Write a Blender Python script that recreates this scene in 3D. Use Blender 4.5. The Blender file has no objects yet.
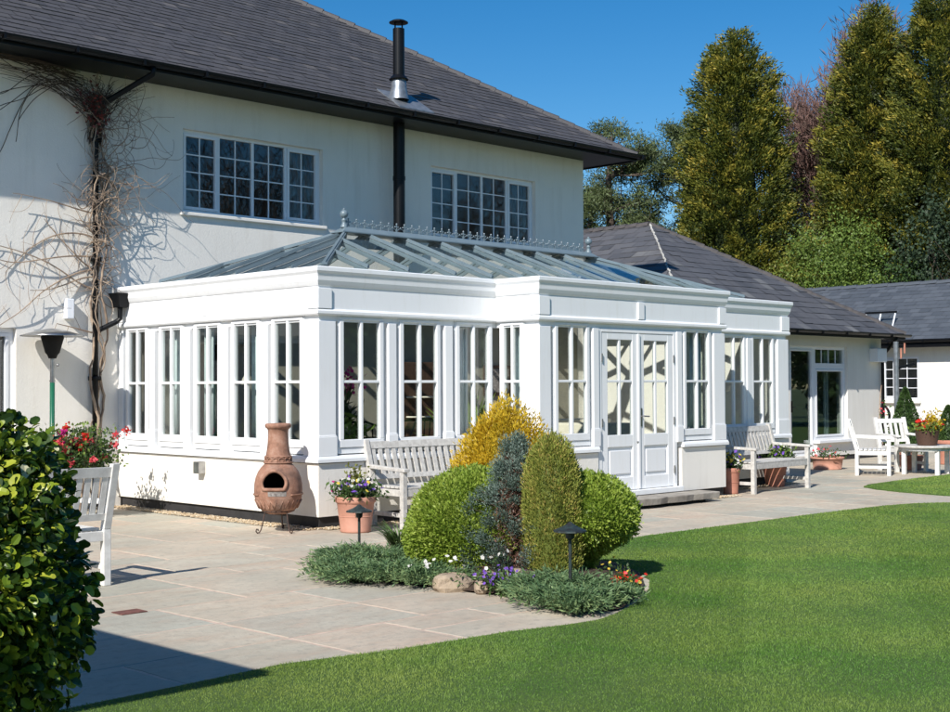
import bpy, math, random
import numpy as np
from mathutils import Vector, Matrix
random.seed(7)
R = np.random.default_rng(11)
scene = bpy.context.scene
COL = scene.collection
rad = math.radians

# ------------------------------------------------------------------ camera
CAM = Vector((-8.709, -11.137, 1.495))
yaw, pitch, roll = rad(45.249), rad(1.341), rad(-0.247)
fw = Vector((math.cos(yaw)*math.cos(pitch), math.sin(yaw)*math.cos(pitch), math.sin(pitch)))
rt = Vector((math.sin(yaw), -math.cos(yaw), 0)); up = rt.cross(fw)
rt2 = rt*math.cos(roll) + up*math.sin(roll); up2 = rt2.cross(fw)
cd = bpy.data.cameras.new('camera'); cam = bpy.data.objects.new('camera', cd); COL.objects.link(cam)
M = Matrix((rt2, up2, -fw)).transposed().to_4x4(); M.translation = CAM
cam.matrix_world = M
cd.sensor_width = 36; cd.lens = 36*1328.13/950; cd.clip_start = .1; cd.clip_end = 2000
scene.camera = cam

# ------------------------------------------------------------------ sky, sun, exposure
SUN = Vector((-.928*math.cos(rad(38.8)), -.3714*math.cos(rad(38.8)), math.sin(rad(38.8))))
w = bpy.data.worlds.new('World'); scene.world = w; w.use_nodes = True
nt = w.node_tree; bg = nt.nodes['Background']
sky = nt.nodes.new('ShaderNodeTexSky'); sky.sky_type = 'NISHITA'; sky.sun_disc = False
sky.sun_elevation = rad(38.8); sky.sun_rotation = math.atan2(SUN.x, SUN.y)
sky.altitude = 300; sky.air_density = 1.0; sky.dust_density = .25; sky.ozone_density = 3.0
hs = nt.nodes.new('ShaderNodeHueSaturation'); hs.inputs['Saturation'].default_value = 1.42
nt.links.new(sky.outputs[0], hs.inputs['Color']); nt.links.new(hs.outputs[0], bg.inputs[0]); bg.inputs[1].default_value = .082
sl = bpy.data.lights.new('sun', 'SUN'); sl.energy = 4.4; sl.angle = rad(.53); sl.color = (1, .955, .89)
so = bpy.data.objects.new('sun', sl); COL.objects.link(so)
so.rotation_euler = SUN.to_track_quat('Z', 'Y').to_euler(); so.location = (-10, -8, 20)
vs = scene.view_settings; vs.view_transform = 'Standard'; vs.look = 'None'; vs.gamma = 1; vs.exposure = 0.45
vs.use_curve_mapping = False

# ------------------------------------------------------------------ materials
def newmat(name):
    m = bpy.data.materials.new(name); m.use_nodes = True
    return m, m.node_tree, m.node_tree.nodes['Principled BSDF']
def nd(t, typ, **k):
    n = t.nodes.new(typ)
    for a, b in k.items():
        if a.startswith('i_'): n.inputs[a[2:].replace('_', ' ')].default_value = b
        else: setattr(n, a, b)
    return n
def ramp(t, src, stops):
    r = t.nodes.new('ShaderNodeValToRGB'); e = r.color_ramp.elements
    while len(e) < len(stops): e.new(.5)
    for el, (pos, c) in zip(e, stops): el.position = pos; el.color = (*c, 1)
    t.links.new(src, r.inputs[0]); return r.outputs[0]
def coords(t, kind='Object'):
    return t.nodes.new('ShaderNodeTexCoord').outputs[kind]
def noise(t, vec, scale, detail=4, rough=.55):
    n = nd(t, 'ShaderNodeTexNoise'); n.inputs['Scale'].default_value = scale
    n.inputs['Detail'].default_value = detail; n.inputs['Roughness'].default_value = rough
    t.links.new(vec, n.inputs['Vector']); return n.outputs['Fac']
def bump(t, b, h, strength=.3, dist=.01):
    n = t.nodes.new('ShaderNodeBump'); n.inputs['Strength'].default_value = strength; n.inputs['Distance'].default_value = dist
    t.links.new(h, n.inputs['Height']); t.links.new(n.outputs[0], b.inputs['Normal'])
def mixc(t, fac, a, b, mode='MIX'):
    n = t.nodes.new('ShaderNodeMix'); n.data_type = 'RGBA'; n.blend_type = mode
    for s, v in ((0, fac), (6, a), (7, b)):
        if hasattr(v, 'links') or isinstance(v, bpy.types.NodeSocket): t.links.new(v, n.inputs[s])
        else: n.inputs[s].default_value = v if s == 0 else (*v, 1)
    return n.outputs[2]
def plain(name, c, c2=None, scale=8, rough=.5, metal=0, bmp=0, bscale=60, bdist=.004, spec=.5, pos=True):
    m, t, b = newmat(name); b.inputs['Roughness'].default_value = rough; b.inputs['Metallic'].default_value = metal
    b.inputs['Specular IOR Level'].default_value = spec
    if not pos and not c2: b.inputs['Base Color'].default_value = (*c, 1); return m
    geo = t.nodes.new('ShaderNodeNewGeometry').outputs['Position']
    c2 = c2 or tuple(x*.88 for x in c)
    t.links.new(ramp(t, noise(t, geo, scale, 6), [(.35, c2), (.65, c)]), b.inputs['Base Color'])
    if bmp: bump(t, b, noise(t, geo, bscale, 5), bmp, bdist)
    return m
def varied(name, stops, rough=.6, extra=None, transl=0, spec=.4, bmp=0, bscale=50, patch=None):
    """colour from the per-face attribute v; optional translucency for leaves"""
    m, t, b = newmat(name); b.inputs['Roughness'].default_value = rough; b.inputs['Specular IOR Level'].default_value = spec
    a = t.nodes.new('ShaderNodeAttribute'); a.attribute_name = 'v'
    c = ramp(t, a.outputs['Fac'], stops)
    geo = t.nodes.new('ShaderNodeNewGeometry').outputs['Position']
    if patch:
        c = mixc(t, ramp(t, noise(t, geo, patch[0], 5, .6), [(.38, (0, 0, 0)), (.66, (1, 1, 1))]), c, patch[1], patch[2])
    t.links.new(c, b.inputs['Base Color'])
    if bmp: bump(t, b, noise(t, geo, bscale, 6), bmp, .01)
    if transl:
        tr = t.nodes.new('ShaderNodeBsdfTranslucent'); t.links.new(c, tr.inputs[0])
        mx = t.nodes.new('ShaderNodeMixShader'); mx.inputs[0].default_value = transl
        t.links.new(b.outputs[0], mx.inputs[1]); t.links.new(tr.outputs[0], mx.inputs[2])
        t.links.new(mx.outputs[0], t.nodes['Material Output'].inputs[0])
    return m
def glassmat(name, tint=(.8, .86, .84), refl=.92, base=.045, power=4.6):
    m, t, b = newmat(name); t.nodes.remove(b)
    tr = nd(t, 'ShaderNodeBsdfTransparent'); tr.inputs[0].default_value = (*tint, 1)
    gl = nd(t, 'ShaderNodeBsdfGlossy'); gl.inputs['Roughness'].default_value = .015; gl.inputs[0].default_value = (refl, refl, refl, 1)
    lw = nd(t, 'ShaderNodeLayerWeight'); lw.inputs[0].default_value = .5
    pw = nd(t, 'ShaderNodeMath', operation='POWER'); pw.inputs[1].default_value = power; t.links.new(lw.outputs['Facing'], pw.inputs[0])
    ma = nd(t, 'ShaderNodeMath', operation='MULTIPLY_ADD'); ma.inputs[1].default_value = .9; ma.inputs[2].default_value = base
    t.links.new(pw.outputs[0], ma.inputs[0])
    geo = t.nodes.new('ShaderNodeNewGeometry').outputs['Position']
    bp = t.nodes.new('ShaderNodeBump'); bp.inputs['Strength'].default_value = .05; bp.inputs['Distance'].default_value = .02
    t.links.new(noise(t, geo, 1.6, 1), bp.inputs['Height']); t.links.new(bp.outputs[0], gl.inputs['Normal'])
    mx = nd(t, 'ShaderNodeMixShader'); t.links.new(ma.outputs[0], mx.inputs[0])
    t.links.new(tr.outputs[0], mx.inputs[1]); t.links.new(gl.outputs[0], mx.inputs[2])
    t.links.new(mx.outputs[0], t.nodes['Material Output'].inputs[0]); return m

def render_mat(name, c, dirt):
    m, t, b = newmat(name); b.inputs['Roughness'].default_value = .85; b.inputs['Specular IOR Level'].default_value = .2
    geo = t.nodes.new('ShaderNodeNewGeometry').outputs['Position']
    base = ramp(t, noise(t, geo, 1.1, 6, .6), [(.3, tuple(x*.93 for x in c)), (.7, c)])
    mp = nd(t, 'ShaderNodeMapping'); mp.inputs['Scale'].default_value = (5, 5, .55); t.links.new(geo, mp.inputs['Vector'])
    st = ramp(t, noise(t, mp.outputs[0], 1.3, 6, .65), [(.5, (0, 0, 0)), (.8, (.5, .5, .5))])
    t.links.new(mixc(t, st, base, dirt), b.inputs['Base Color'])
    bump(t, b, noise(t, geo, 45, 6, .7), .55, .006); return m
MAT = {}
MAT['white'] = plain('white_paint', (.86, .87, .875), (.83, .84, .845), 3, .32, bmp=.04, bscale=30)
def painted(name, c, dirt):
    m, t, b = newmat(name); b.inputs['Roughness'].default_value = .38; b.inputs['Specular IOR Level'].default_value = .45
    geo = t.nodes.new('ShaderNodeNewGeometry').outputs['Position']
    mp = nd(t, 'ShaderNodeMapping'); mp.inputs['Scale'].default_value = (9, 9, 1.1); t.links.new(geo, mp.inputs['Vector'])
    st = ramp(t, noise(t, mp.outputs[0], 1.5, 7, .7), [(.52, (0, 0, 0)), (.78, (.45, .45, .45))])
    base = ramp(t, noise(t, geo, .8, 4), [(.35, tuple(x*.965 for x in c)), (.65, c)])
    t.links.new(mixc(t, st, base, dirt), b.inputs['Base Color']); bump(t, b, noise(t, mp.outputs[0], 6, 5), .05, .004); return m
MAT['white'] = painted('white_paint', (.86, .87, .875), (.70, .69, .64))
MAT['render'] = render_mat('cream_render', (.88, .845, .775), (.66, .61, .53))
MAT['render2'] = render_mat('white_render', (.80, .78, .73), (.66, .63, .57))
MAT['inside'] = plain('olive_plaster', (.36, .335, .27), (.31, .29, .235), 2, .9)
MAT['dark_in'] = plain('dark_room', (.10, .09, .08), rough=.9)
MAT['black'] = plain('black_plastic', (.005, .0055, .007), (.003, .0035, .0045), 5, .42, bmp=.05, spec=.25)
MAT['plinth'] = plain('black_plinth', (.035, .034, .036), (.022, .022, .023), 6, .7, bmp=.3)
MAT['grey_paint'] = plain('blue_grey_frame', (.17, .225, .255), (.14, .19, .22), 4, .35)
MAT['steel'] = plain('steel', (.45, .45, .44), (.3, .3, .3), 14, .3, metal=.9)
MAT['galv'] = plain('lead_flashing', (.33, .35, .37), (.2, .22, .24), 12, .4, metal=.6)
MAT['upvc'] = plain('white_plastic', (.82, .84, .87), (.79, .81, .84), 3, .25)
MAT['glass'] = glassmat('window_glass', (.88, .905, .89), base=.055)
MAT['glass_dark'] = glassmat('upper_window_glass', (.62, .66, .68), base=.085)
MAT['roofglass'] = glassmat('roof_glass', (.985, .995, .985), base=.015, power=10)
MAT['door_glass'] = glassmat('wing_door_glass', (.75, .8, .78), base=.12)
MAT['tile'] = varied('brown_slate', [(0, (.054, .053, .058)), (.5, (.067, .065, .070)), (.9, (.080, .077, .082)), (1, (.12, .11, .105))], .62, bmp=.5, bscale=30, patch=(1.2, (.074, .070, .072), 'MIX'))
MAT['tile2'] = varied('grey_slate', [(0, (.064, .066, .073)), (.5, (.088, .09, .099)), (.92, (.105, .106, .114)), (1, (.19, .19, .185))], .6, bmp=.5, bscale=30, patch=(1.3, (.095, .094, .10), 'MIX'))
MAT['tile3'] = varied('blue_slate', [(0, (.065, .075, .09)), (1, (.095, .107, .125))], .5, bmp=.3)
MAT['mortar_white'] = plain('lime_mortar', (.55, .54, .5), (.25, .24, .22), 9, .9)
MAT['hip'] = plain('hip_tile', (.09, .08, .078), (.055, .05, .05), 6, .7, bmp=.3)
MAT['oak'] = plain('weathered_teak', (.60, .58, .54), (.44, .42, .39), 22, .7, bmp=.3, bscale=90)
MAT['oakpale'] = plain('painted_teak', (.78, .775, .74), (.62, .61, .58), 16, .6, bmp=.2, bscale=90)
MAT['terra'] = plain('terracotta', (.50, .22, .15), (.40, .17, .115), 7, .8, bmp=.15)
MAT['terra_pale'] = plain('pale_terracotta', (.56, .29, .21), (.46, .22, .15), 6, .8, bmp=.15)
def chim_mat():
    m, t, b = newmat('smoked_clay'); b.inputs['Roughness'].default_value = .8
    geo = t.nodes.new('ShaderNodeNewGeometry').outputs['Position']
    c = ramp(t, noise(t, geo, 9, 8, .7), [(.3, (.15, .08, .055)), (.5, (.31, .16, .105)), (.72, (.43, .27, .20))])
    mp = nd(t, 'ShaderNodeMapping'); mp.inputs['Scale'].default_value = (1, 1, .35); t.links.new(geo, mp.inputs['Vector'])
    s = ramp(t, noise(t, mp.outputs[0], 5, 5), [(.52, (0, 0, 0)), (.75, (.8, .8, .8))])
    c = mixc(t, s, c, (.12, .085, .07)); t.links.new(c, b.inputs['Base Color'])
    bump(t, b, noise(t, geo, 60, 6), .4, .006); return m
MAT['clay'] = chim_mat()
MAT['ash'] = plain('ash_stain', (.33, .31, .29), (.14, .12, .11), 30, .9)
MAT['soot'] = plain('soot', (.015, .014, .013), rough=.95)
MAT['rust'] = plain('rusty_iron', (.10, .055, .04), (.05, .035, .03), 30, .7, metal=.3)
MAT['green_metal'] = plain('green_enamel', (.01, .12, .065), rough=.3)
MAT['lampmetal'] = plain('verdigris_lamp', (.045, .07, .065), (.03, .03, .03), 30, .5, metal=.4, bmp=.1)
MAT['soil'] = plain('soil', (.09, .055, .035), (.045, .028, .02), 14, .95, bmp=1, bscale=40, bdist=.03)
MAT['brickred'] = plain('dull_brick', (.20, .075, .055), (.12, .05, .04), 20, .9)
MAT['rock'] = plain('sandstone_rock', (.42, .33, .23), (.26, .2, .15), 9, .9, bmp=.7, bscale=18, bdist=.02)
MAT['stone'] = plain('step_stone', (.38, .35, .30), (.24, .215, .185), 6, .85, bmp=.6, bscale=22, bdist=.015)
MAT['bark'] = plain('bark', (.10, .075, .055), (.05, .038, .03), 9, .95, bmp=.7, bscale=20, bdist=.02)
MAT['barkpale'] = plain('pale_bark', (.26, .22, .18), (.14, .115, .09), 7, .95, bmp=.5)
MAT['redtwig'] = plain('red_twigs', (.20, .115, .095), (.12, .07, .06), 3, .9)
MAT['vine'] = plain('vine_wood', (.42, .32, .23), (.19, .135, .10), 7, .9, bmp=.4, bscale=60)
MAT['wicker'] = plain('brown_wicker', (.10, .05, .03), (.05, .025, .016), 90, .7, bmp=.8, bscale=140)
MAT['cream_fabric'] = plain('cream_fabric', (.74, .68, .56), rough=.9)
MAT['blue_fabric'] = plain('pale_blue_fabric', (.62, .70, .72), rough=.9)
MAT['floor_in'] = plain('pale_floor_tile', (.42, .36, .28), rough=.4)
MAT['rubber'] = plain('rubber', (.02, .05, .03), rough=.5)
def leafmat(name, c, tr=.25, rough=.5, spread=.45, hue=(0, 0, 0), spec=.35):
    lo = tuple(max(0, x*(1-spread)) for x in c); hi = tuple(min(1, x*(1+spread)+h) for x, h in zip(c, hue))
    return varied(name, [(0, lo), (.5, c), (1, hi)], rough, transl=tr, spec=spec)
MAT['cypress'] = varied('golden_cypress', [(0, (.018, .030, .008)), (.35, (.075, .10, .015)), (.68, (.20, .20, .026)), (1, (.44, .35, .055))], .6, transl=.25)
MAT['pine'] = leafmat('pine_needles', (.10, .13, .05), .15)
MAT['broad'] = leafmat('spring_leaves', (.17, .25, .05), .35)
MAT['yellowgreen'] = leafmat('yellow_green_leaves', (.22, .23, .04), .35)
MAT['dark_ivy'] = leafmat('dark_ivy_leaves', (.04, .065, .035), .15, .55, spec=.25)
MAT['box'] = varied('box_leaves', [(0, (.12, .20, .02)), (.5, (.26, .36, .045)), (1, (.42, .50, .10))], .5, transl=.3)
MAT['bluespruce'] = varied('blue_juniper', [(0, (.05, .085, .06)), (.5, (.14, .20, .16)), (1, (.30, .38, .33))], .6, transl=.1)
MAT['goldcol'] = varied('gold_column_foliage', [(0, (.13, .17, .03)), (.5, (.29, .32, .06)), (.8, (.42, .38, .09)), (1, (.52, .36, .12))], .6, transl=.2)
MAT['golden'] = varied('golden_foliage', [(0, (.34, .27, .02)), (.5, (.64, .44, .025)), (1, (.80, .60, .06))], .55, transl=.35)
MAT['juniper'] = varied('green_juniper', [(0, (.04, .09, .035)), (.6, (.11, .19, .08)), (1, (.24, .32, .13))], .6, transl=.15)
MAT['euonymus'] = varied('variegated_leaf', [(0, (.018, .038, .010)), (.4, (.045, .09, .014)), (.58, (.13, .20, .018)), (.75, (.28, .34, .025)), (.97, (.45, .45, .06)), (1, (.62, .6, .4))], .33, transl=.2, spec=.35)
MAT['grassblade'] = varied('grass_blades', [(0, (.06, .165, .02)), (.5, (.115, .265, .033)), (1, (.22, .37, .075))], .55, transl=.35, patch=(.55, (.28, .37, .075), 'MIX'))
MAT['strap'] = leafmat('strappy_leaves', (.10, .17, .05), .3)
MAT['rosegreen'] = leafmat('rose_leaves', (.06, .11, .03), .2, .35)
def petal(name, c): return leafmat(name, c, .3, .6, .25)
MAT['purple'] = petal('purple_petals', (.20, .09, .50)); MAT['pwhite'] = petal('white_petals', (.8, .78, .72))
MAT['pyellow'] = petal('yellow_petals', (.8, .6, .08)); MAT['pink'] = petal('coral_petals', (.72, .10, .12))
MAT['red'] = petal('red_petals', (.62, .03, .015)); MAT['magenta'] = petal('magenta_petals', (.5, .02, .22))
def lawnbase():
    m, t, b = newmat('lawn_turf'); b.inputs['Roughness'].default_value = .9
    geo = t.nodes.new('ShaderNodeNewGeometry').outputs['Position']
    c = ramp(t, noise(t, geo, .75, 5), [(.35, (.07, .15, .025)), (.7, (.12, .21, .04))])
    c = mixc(t, .5, c, ramp(t, noise(t, geo, 60, 4, .8), [(.3, (.05, .10, .018)), (.7, (.15, .25, .045))]))
    t.links.new(c, b.inputs['Base Color']); bump(t, b, noise(t, geo, 90, 4, .8), 1, .03); return m
MAT['lawn'] = lawnbase()
def flag_mat():
    m, t, b = newmat('flagstone'); b.inputs['Roughness'].default_value = .82; b.inputs['Specular IOR Level'].default_value = .3
    a = t.nodes.new('ShaderNodeAttribute'); a.attribute_name = 'v'
    geo = t.nodes.new('ShaderNodeNewGeometry').outputs['Position']
    c1 = ramp(t, a.outputs['Fac'], [(0, (.36, .36, .30)), (.2, (.56, .51, .41)), (.4, (.62, .46, .345)), (.6, (.42, .43, .37)), (.8, (.63, .52, .40)), (1, (.48, .42, .33))])
    mp = nd(t, 'ShaderNodeMapping'); mp.inputs['Scale'].default_value = (1.3, 3.4, 1); mp.inputs['Rotation'].default_value = (0, 0, .25)
    ad = nd(t, 'ShaderNodeVectorMath', operation='ADD'); t.links.new(geo, ad.inputs[0])
    sc = nd(t, 'ShaderNodeVectorMath', operation='SCALE'); sc.inputs['Scale'].default_value = 17
    t.links.new(a.outputs['Vector'], sc.inputs[0]); t.links.new(sc.outputs[0], ad.inputs[1]); t.links.new(ad.outputs[0], mp.inputs['Vector'])
    n1 = noise(t, mp.outputs[0], 1.6, 8, .65)
    c2 = ramp(t, n1, [(.28, (.36, .38, .32)), (.45, (.48, .45, .36)), (.57, (.41, .35, .27)), (.70, (.52, .345, .235))])
    c = mixc(t, .45, c1, c2)
    n2 = noise(t, geo, 14, 8, .7)
    c = mixc(t, ramp(t, n2, [(.5, (0, 0, 0)), (.75, (.7, .7, .7))]), c, (.25, .235, .20))
    c = mixc(t, ramp(t, noise(t, geo, .55, 6, .7), [(.42, (0, 0, 0)), (.62, (.5, .5, .5))]), c, (.30, .285, .235))
    t.links.new(c, b.inputs['Base Color']); bump(t, b, n2, .5, .012); return m
MAT['flag'] = flag_mat()
MAT['joint'] = plain('pink_mortar', (.64, .49, .39), (.46, .35, .28), 12, .95, bmp=.5)
MAT['pebble'] = varied('pebbles', [(0, (.30, .21, .12)), (.5, (.50, .38, .24)), (1, (.62, .55, .42))], .8)
MAT['ground'] = plain('far_meadow', (.09, .13, .04), (.06, .09, .03), .2, .95)

# ------------------------------------------------------------------ mesh helpers
def setp(o, label=None, cat=None, group=None, kind=None):
    if label: o['label'] = label
    if cat: o['category'] = cat
    if group: o['group'] = group
    if kind: o['kind'] = kind
    return o
def thing(name, label, cat, loc=(0, 0, 0), rz=0, group=None):
    o = bpy.data.objects.new(name, None); COL.objects.link(o); o.location = loc; o.rotation_euler = (0, 0, rz)
    o.empty_display_size = .2
    return setp(o, label, cat, group)
class MB:
    def __init__(s, f=None): s.v = []; s.f = []; s.a = []; s.m = f or (lambda a, b, c: (a, b, c)); s.cur = .5
    def pt(s, a, b, c): s.v.append(tuple(s.m(a, b, c))); return len(s.v)-1
    def face(s, ids, v=None): s.f.append(tuple(ids)); s.a.append(s.cur if v is None else v)
    def quad(s, *P, v=None): s.face([s.pt(*p) for p in P], v)
    def box(s, x0, x1, y0, y1, z0, z1, v=None):
        i = [s.pt(x, y, z) for z in (z0, z1) for y in (y0, y1) for x in (x0, x1)]
        for q in ((0, 2, 3, 1), (4, 5, 7, 6), (0, 1, 5, 4), (2, 6, 7, 3), (0, 4, 6, 2), (1, 3, 7, 5)): s.face([i[k] for k in q], v)
        return s
    def hexa(s, P, v=None):
        """8 corners: bottom 4 (ccw) then top 4"""
        i = [s.pt(*p) for p in P]
        for q in ((3, 2, 1, 0), (4, 5, 6, 7), (0, 1, 5, 4), (1, 2, 6, 5), (2, 3, 7, 6), (3, 0, 4, 7)): s.face([i[k] for k in q], v)
        return s
    def bar(s, a, b, w, h, upv=(0, 0, 1), v=None):
        a, b = Vector(a), Vector(b); d = (b-a).normalized(); u = Vector(upv)
        sd = d.cross(u).normalized(); u = sd.cross(d).normalized()
        P = [p + sd*sx*w/2 + u*sy*h/2 for p in (a, b) for sx, sy in ((-1, -1), (1, -1), (1, 1), (-1, 1))]
        i = [s.pt(*p) for p in P]
        for q in ((3, 2, 1, 0), (4, 5, 6, 7), (0, 1, 5, 4), (1, 2, 6, 5), (2, 3, 7, 6), (3, 0, 4, 7)): s.face([i[k] for k in q], v)
        return s
    def tube(s, P, r, n=8, cap=True, v=None):
        P = [Vector(p) for p in P]; rs = r if hasattr(r, '__len__') else [r]*len(P); prev = None; ref = None
        for k, p in enumerate(P):
            d = (P[min(k+1, len(P)-1)]-P[max(k-1, 0)])
            d = d.normalized() if d.length > 1e-9 else Vector((0, 0, 1))
            if ref is None: ref = Vector((0, 0, 1)) if abs(d.z) < .9 else Vector((1, 0, 0))
            x = d.cross(ref).normalized(); y = x.cross(d).normalized(); ref = y
            ring = [s.pt(*(p + (x*math.cos(2*math.pi*j/n)+y*math.sin(2*math.pi*j/n))*rs[k])) for j in range(n)]
            if prev:
                for j in range(n): s.face((prev[j], prev[(j+1) % n], ring[(j+1) % n], ring[j]), v)
            elif cap: s.face(ring[::-1], v)
            prev = ring
        if cap: s.face(prev, v)
        return s
    def lathe(s, prof, c=(0, 0, 0), n=32, v=None, skip=None, wob=0):
        rings = []
        for (r, z) in prof:
            rings.append([s.pt(c[0]+r*math.cos(2*math.pi*j/n)*(1+wob*math.sin(3*j+z*40)), c[1]+r*math.sin(2*math.pi*j/n)*(1+wob*math.sin(2*j+z*31)), c[2]+z) for j in range(n)])
        for k in range(len(prof)-1):
            for j in range(n):
                if skip and skip(2*math.pi*(j+.5)/n, (prof[k][1]+prof[k+1][1])/2): continue
                s.face((rings[k][j], rings[k][(j+1) % n], rings[k+1][(j+1) % n], rings[k+1][j]), v)
        return s
    def ball(s, c, r, n=10, v=None, sq=(1, 1, 1)):
        pr = [(max(.0005, r*math.sin(math.pi*k/(n-2))), -r*math.cos(math.pi*k/(n-2))) for k in range(n-1)]
        rings = [[s.pt(c[0]+q*math.cos(2*math.pi*j/n)*sq[0], c[1]+q*math.sin(2*math.pi*j/n)*sq[1], c[2]+z*sq[2]) for j in range(n)] for q, z in pr]
        for k in range(len(pr)-1):
            for j in range(n): s.face((rings[k][j], rings[k][(j+1) % n], rings[k+1][(j+1) % n], rings[k+1][j]), v)
        return s
    def sweep(s, plan, prof, closed=False, v=None):
        """plan: polyline (x,y), outward = right of travel; prof: closed loop (n outward, z)"""
        P = [Vector(p) for p in plan]; N = len(P); segn = []
        for i in range(N-1):
            d = (P[i+1]-P[i]).normalized(); segn.append(Vector((d.y, -d.x)))
        rings = []
        for i in range(N):
            if i == 0: m = segn[0]
            elif i == N-1: m = segn[-1]
            else:
                m = segn[i-1]+segn[i]; m = m/m.dot(segn[i])
            rings.append([s.pt(P[i].x+m.x*n, P[i].y+m.y*n, z) for n, z in prof])
        K = len(prof)
        for i in range(N-1):
            for j in range(K): s.face((rings[i][j], rings[i][(j+1) % K], rings[i+1][(j+1) % K], rings[i+1][j]), v)
        s.face(rings[0][::-1], v); s.face(rings[-1], v)
        return s
    def build(s, name, mat, parent=None, smooth=False, bevel=0, **tags):
        me = bpy.data.meshes.new(name); me.from_pydata(s.v, [], s.f); me.update()
        at = me.attributes.new('v', 'FLOAT', 'FACE'); at.data.foreach_set('value', np.array(s.a, dtype=np.float32))
        return finish(me, name, mat, parent, smooth, bevel, **tags)
def finish(me, name, mat, parent=None, smooth=False, bevel=0, label=None, cat=None, group=None, kind=None, loc=None):
    me.materials.append(MAT[mat] if isinstance(mat, str) else mat)
    import bmesh
    if len(me.polygons) < 60000 and not name.startswith(('leaf', 'grass')):
        bm = bmesh.new(); bm.from_mesh(me); bmesh.ops.recalc_face_normals(bm, faces=bm.faces); bm.to_mesh(me); bm.free()
    if smooth: me.polygons.foreach_set('use_smooth', [True]*len(me.polygons))
    o = bpy.data.objects.new(name, me); COL.objects.link(o); o.parent = parent
    if loc: o.location = loc
    if bevel:
        b = o.modifiers.new('bevel', 'BEVEL'); b.width = bevel; b.segments = 2; b.limit_method = 'ANGLE'; b.angle_limit = rad(40)
    return setp(o, label, cat, group, kind)
def copy_tree(o, parent=None):
    c = o.copy(); COL.objects.link(c); c.parent = parent
    for ch in list(o.children): copy_tree(ch, c)
    return c
def frame(o, ud, nd_):
    """local (u, n, z) -> world; o = origin (x, y), ud / nd_ = horizontal unit vectors"""
    return lambda u, n, z: (o[0]+ud[0]*u+nd_[0]*n, o[1]+ud[1]*u+nd_[1]*n, z)

# ---- leaves: kite-shaped faces, numpy
def unit(a): return a/np.maximum(np.linalg.norm(a, axis=1, keepdims=True), 1e-9)
def kites(p, d, L, W, val=None, fold=0, rng=R):
    """p base points, d directions, L lengths, W widths -> arrays of verts, values"""
    n = len(p); d = unit(d); r = unit(rng.normal(size=(n, 3))); b = unit(np.cross(d, r)); c = np.cross(d, b)
    L = np.broadcast_to(L, n)[:, None]; W = np.broadcast_to(W, n)[:, None]
    V = np.stack([p, p+d*L*.45+b*W*.5+c*W*fold, p+d*L, p+d*L*.45-b*W*.5+c*W*fold], 1)
    return V, (rng.random(n) if val is None else np.broadcast_to(val, n))
def leafmesh(name, sets, mat, parent=None, extra=None, smooth=False, **tags):
    """sets: list of (V (n,4,3), val (n)); extra: MB with further faces of the same material"""
    V = np.concatenate([s[0] for s in sets]); A = np.concatenate([s[1] for s in sets]); n = len(V)
    me = bpy.data.meshes.new(name)
    ev = np.array(extra.v, dtype=np.float32).reshape(-1, 3) if extra else np.zeros((0, 3)); ef = extra.f if extra else []
    nv = n*4+len(ev); me.vertices.add(nv); me.vertices.foreach_set('co', np.concatenate([V.reshape(-1, 3), ev]).astype(np.float32).ravel())
    loops = np.concatenate([np.arange(n*4), np.array([i+n*4 for f in ef for i in f], dtype=np.int64)]).astype(np.int32)
    cnt = np.concatenate([np.full(n, 4), np.array([len(f) for f in ef], dtype=np.int64)]).astype(np.int32)
    st = np.concatenate([[0], np.cumsum(cnt)[:-1]]).astype(np.int32)
    me.loops.add(len(loops)); me.loops.foreach_set('vertex_index', loops)
    me.polygons.add(len(cnt)); me.polygons.foreach_set('loop_start', st); me.polygons.foreach_set('loop_total', cnt)
    me.update(calc_edges=True)
    at = me.attributes.new('v', 'FLOAT', 'FACE')
    at.data.foreach_set('value', np.concatenate([A, extra.a if extra else []]).astype(np.float32))
    me.materials.append(MAT[mat] if isinstance(mat, str) else mat)
    o = bpy.data.objects.new(name, me); COL.objects.link(o); o.parent = parent
    return setp(o, tags.get('label'), tags.get('cat'), tags.get('group'), tags.get('kind'))
def fold3(n): return unit(R.normal(size=(n, 3)))
#--STRUCTURE--
# ================================================================== ground
def poly_sheet(name, pts, z, mat, kind='structure', th=0.0, **k):
    mb = MB(); top = [mb.pt(x, y, z) for x, y in pts]; mb.face(top)
    if th:
        bot = [mb.pt(x, y, z-th) for x, y in pts]; n = len(pts)
        for i in range(n): mb.face((top[i], bot[i], bot[(i+1) % n], top[(i+1) % n]))
    return mb.build(name, mat, kind=kind, **k)
g = MB(); g.quad((-400, -400, -.10), (400, -400, -.10), (400, 400, -.10), (-400, 400, -.10)); g.build('ground', 'ground', kind='structure')
g = MB(); g.quad((-9, -14.4, -.0035), (24, -14.4, -.0035), (24, 6, -.0035), (-9, 6, -.0035)); g.build('mortar_bed', 'joint', kind='structure')
LAWN_A = [(-16, -5.40), (-5.7, -5.40), (-5.0, -5.36), (-4.4, -5.31), (-3.7, -5.46), (-2.9, -5.53), (-2.45, -5.63), (-2.2, -5.66), (-1.95, -5.60), (-1.5, -5.42), (-.97, -5.12), (-.52, -4.78), (-.2, -4.35), (-.1, -3.9), (.05, -3.4), (.4, -3.05), (.9, -2.95), (1.7, -2.94),
          (3.2, -2.94), (4.8, -2.96), (6.4, -3.02), (7.0, -3.15), (7.35, -3.38), (7.6, -3.8), (7.7, -4.4), (7.75, -45), (-16, -45)]
LAWN_B = [(40, -.98), (12.5, -.98), (10.6, -1.04), (9.5, -1.12), (9.08, -1.28), (8.78, -1.65), (8.6, -2.1), (8.42, -2.9), (8.4, -45), (40, -45)]
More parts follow.
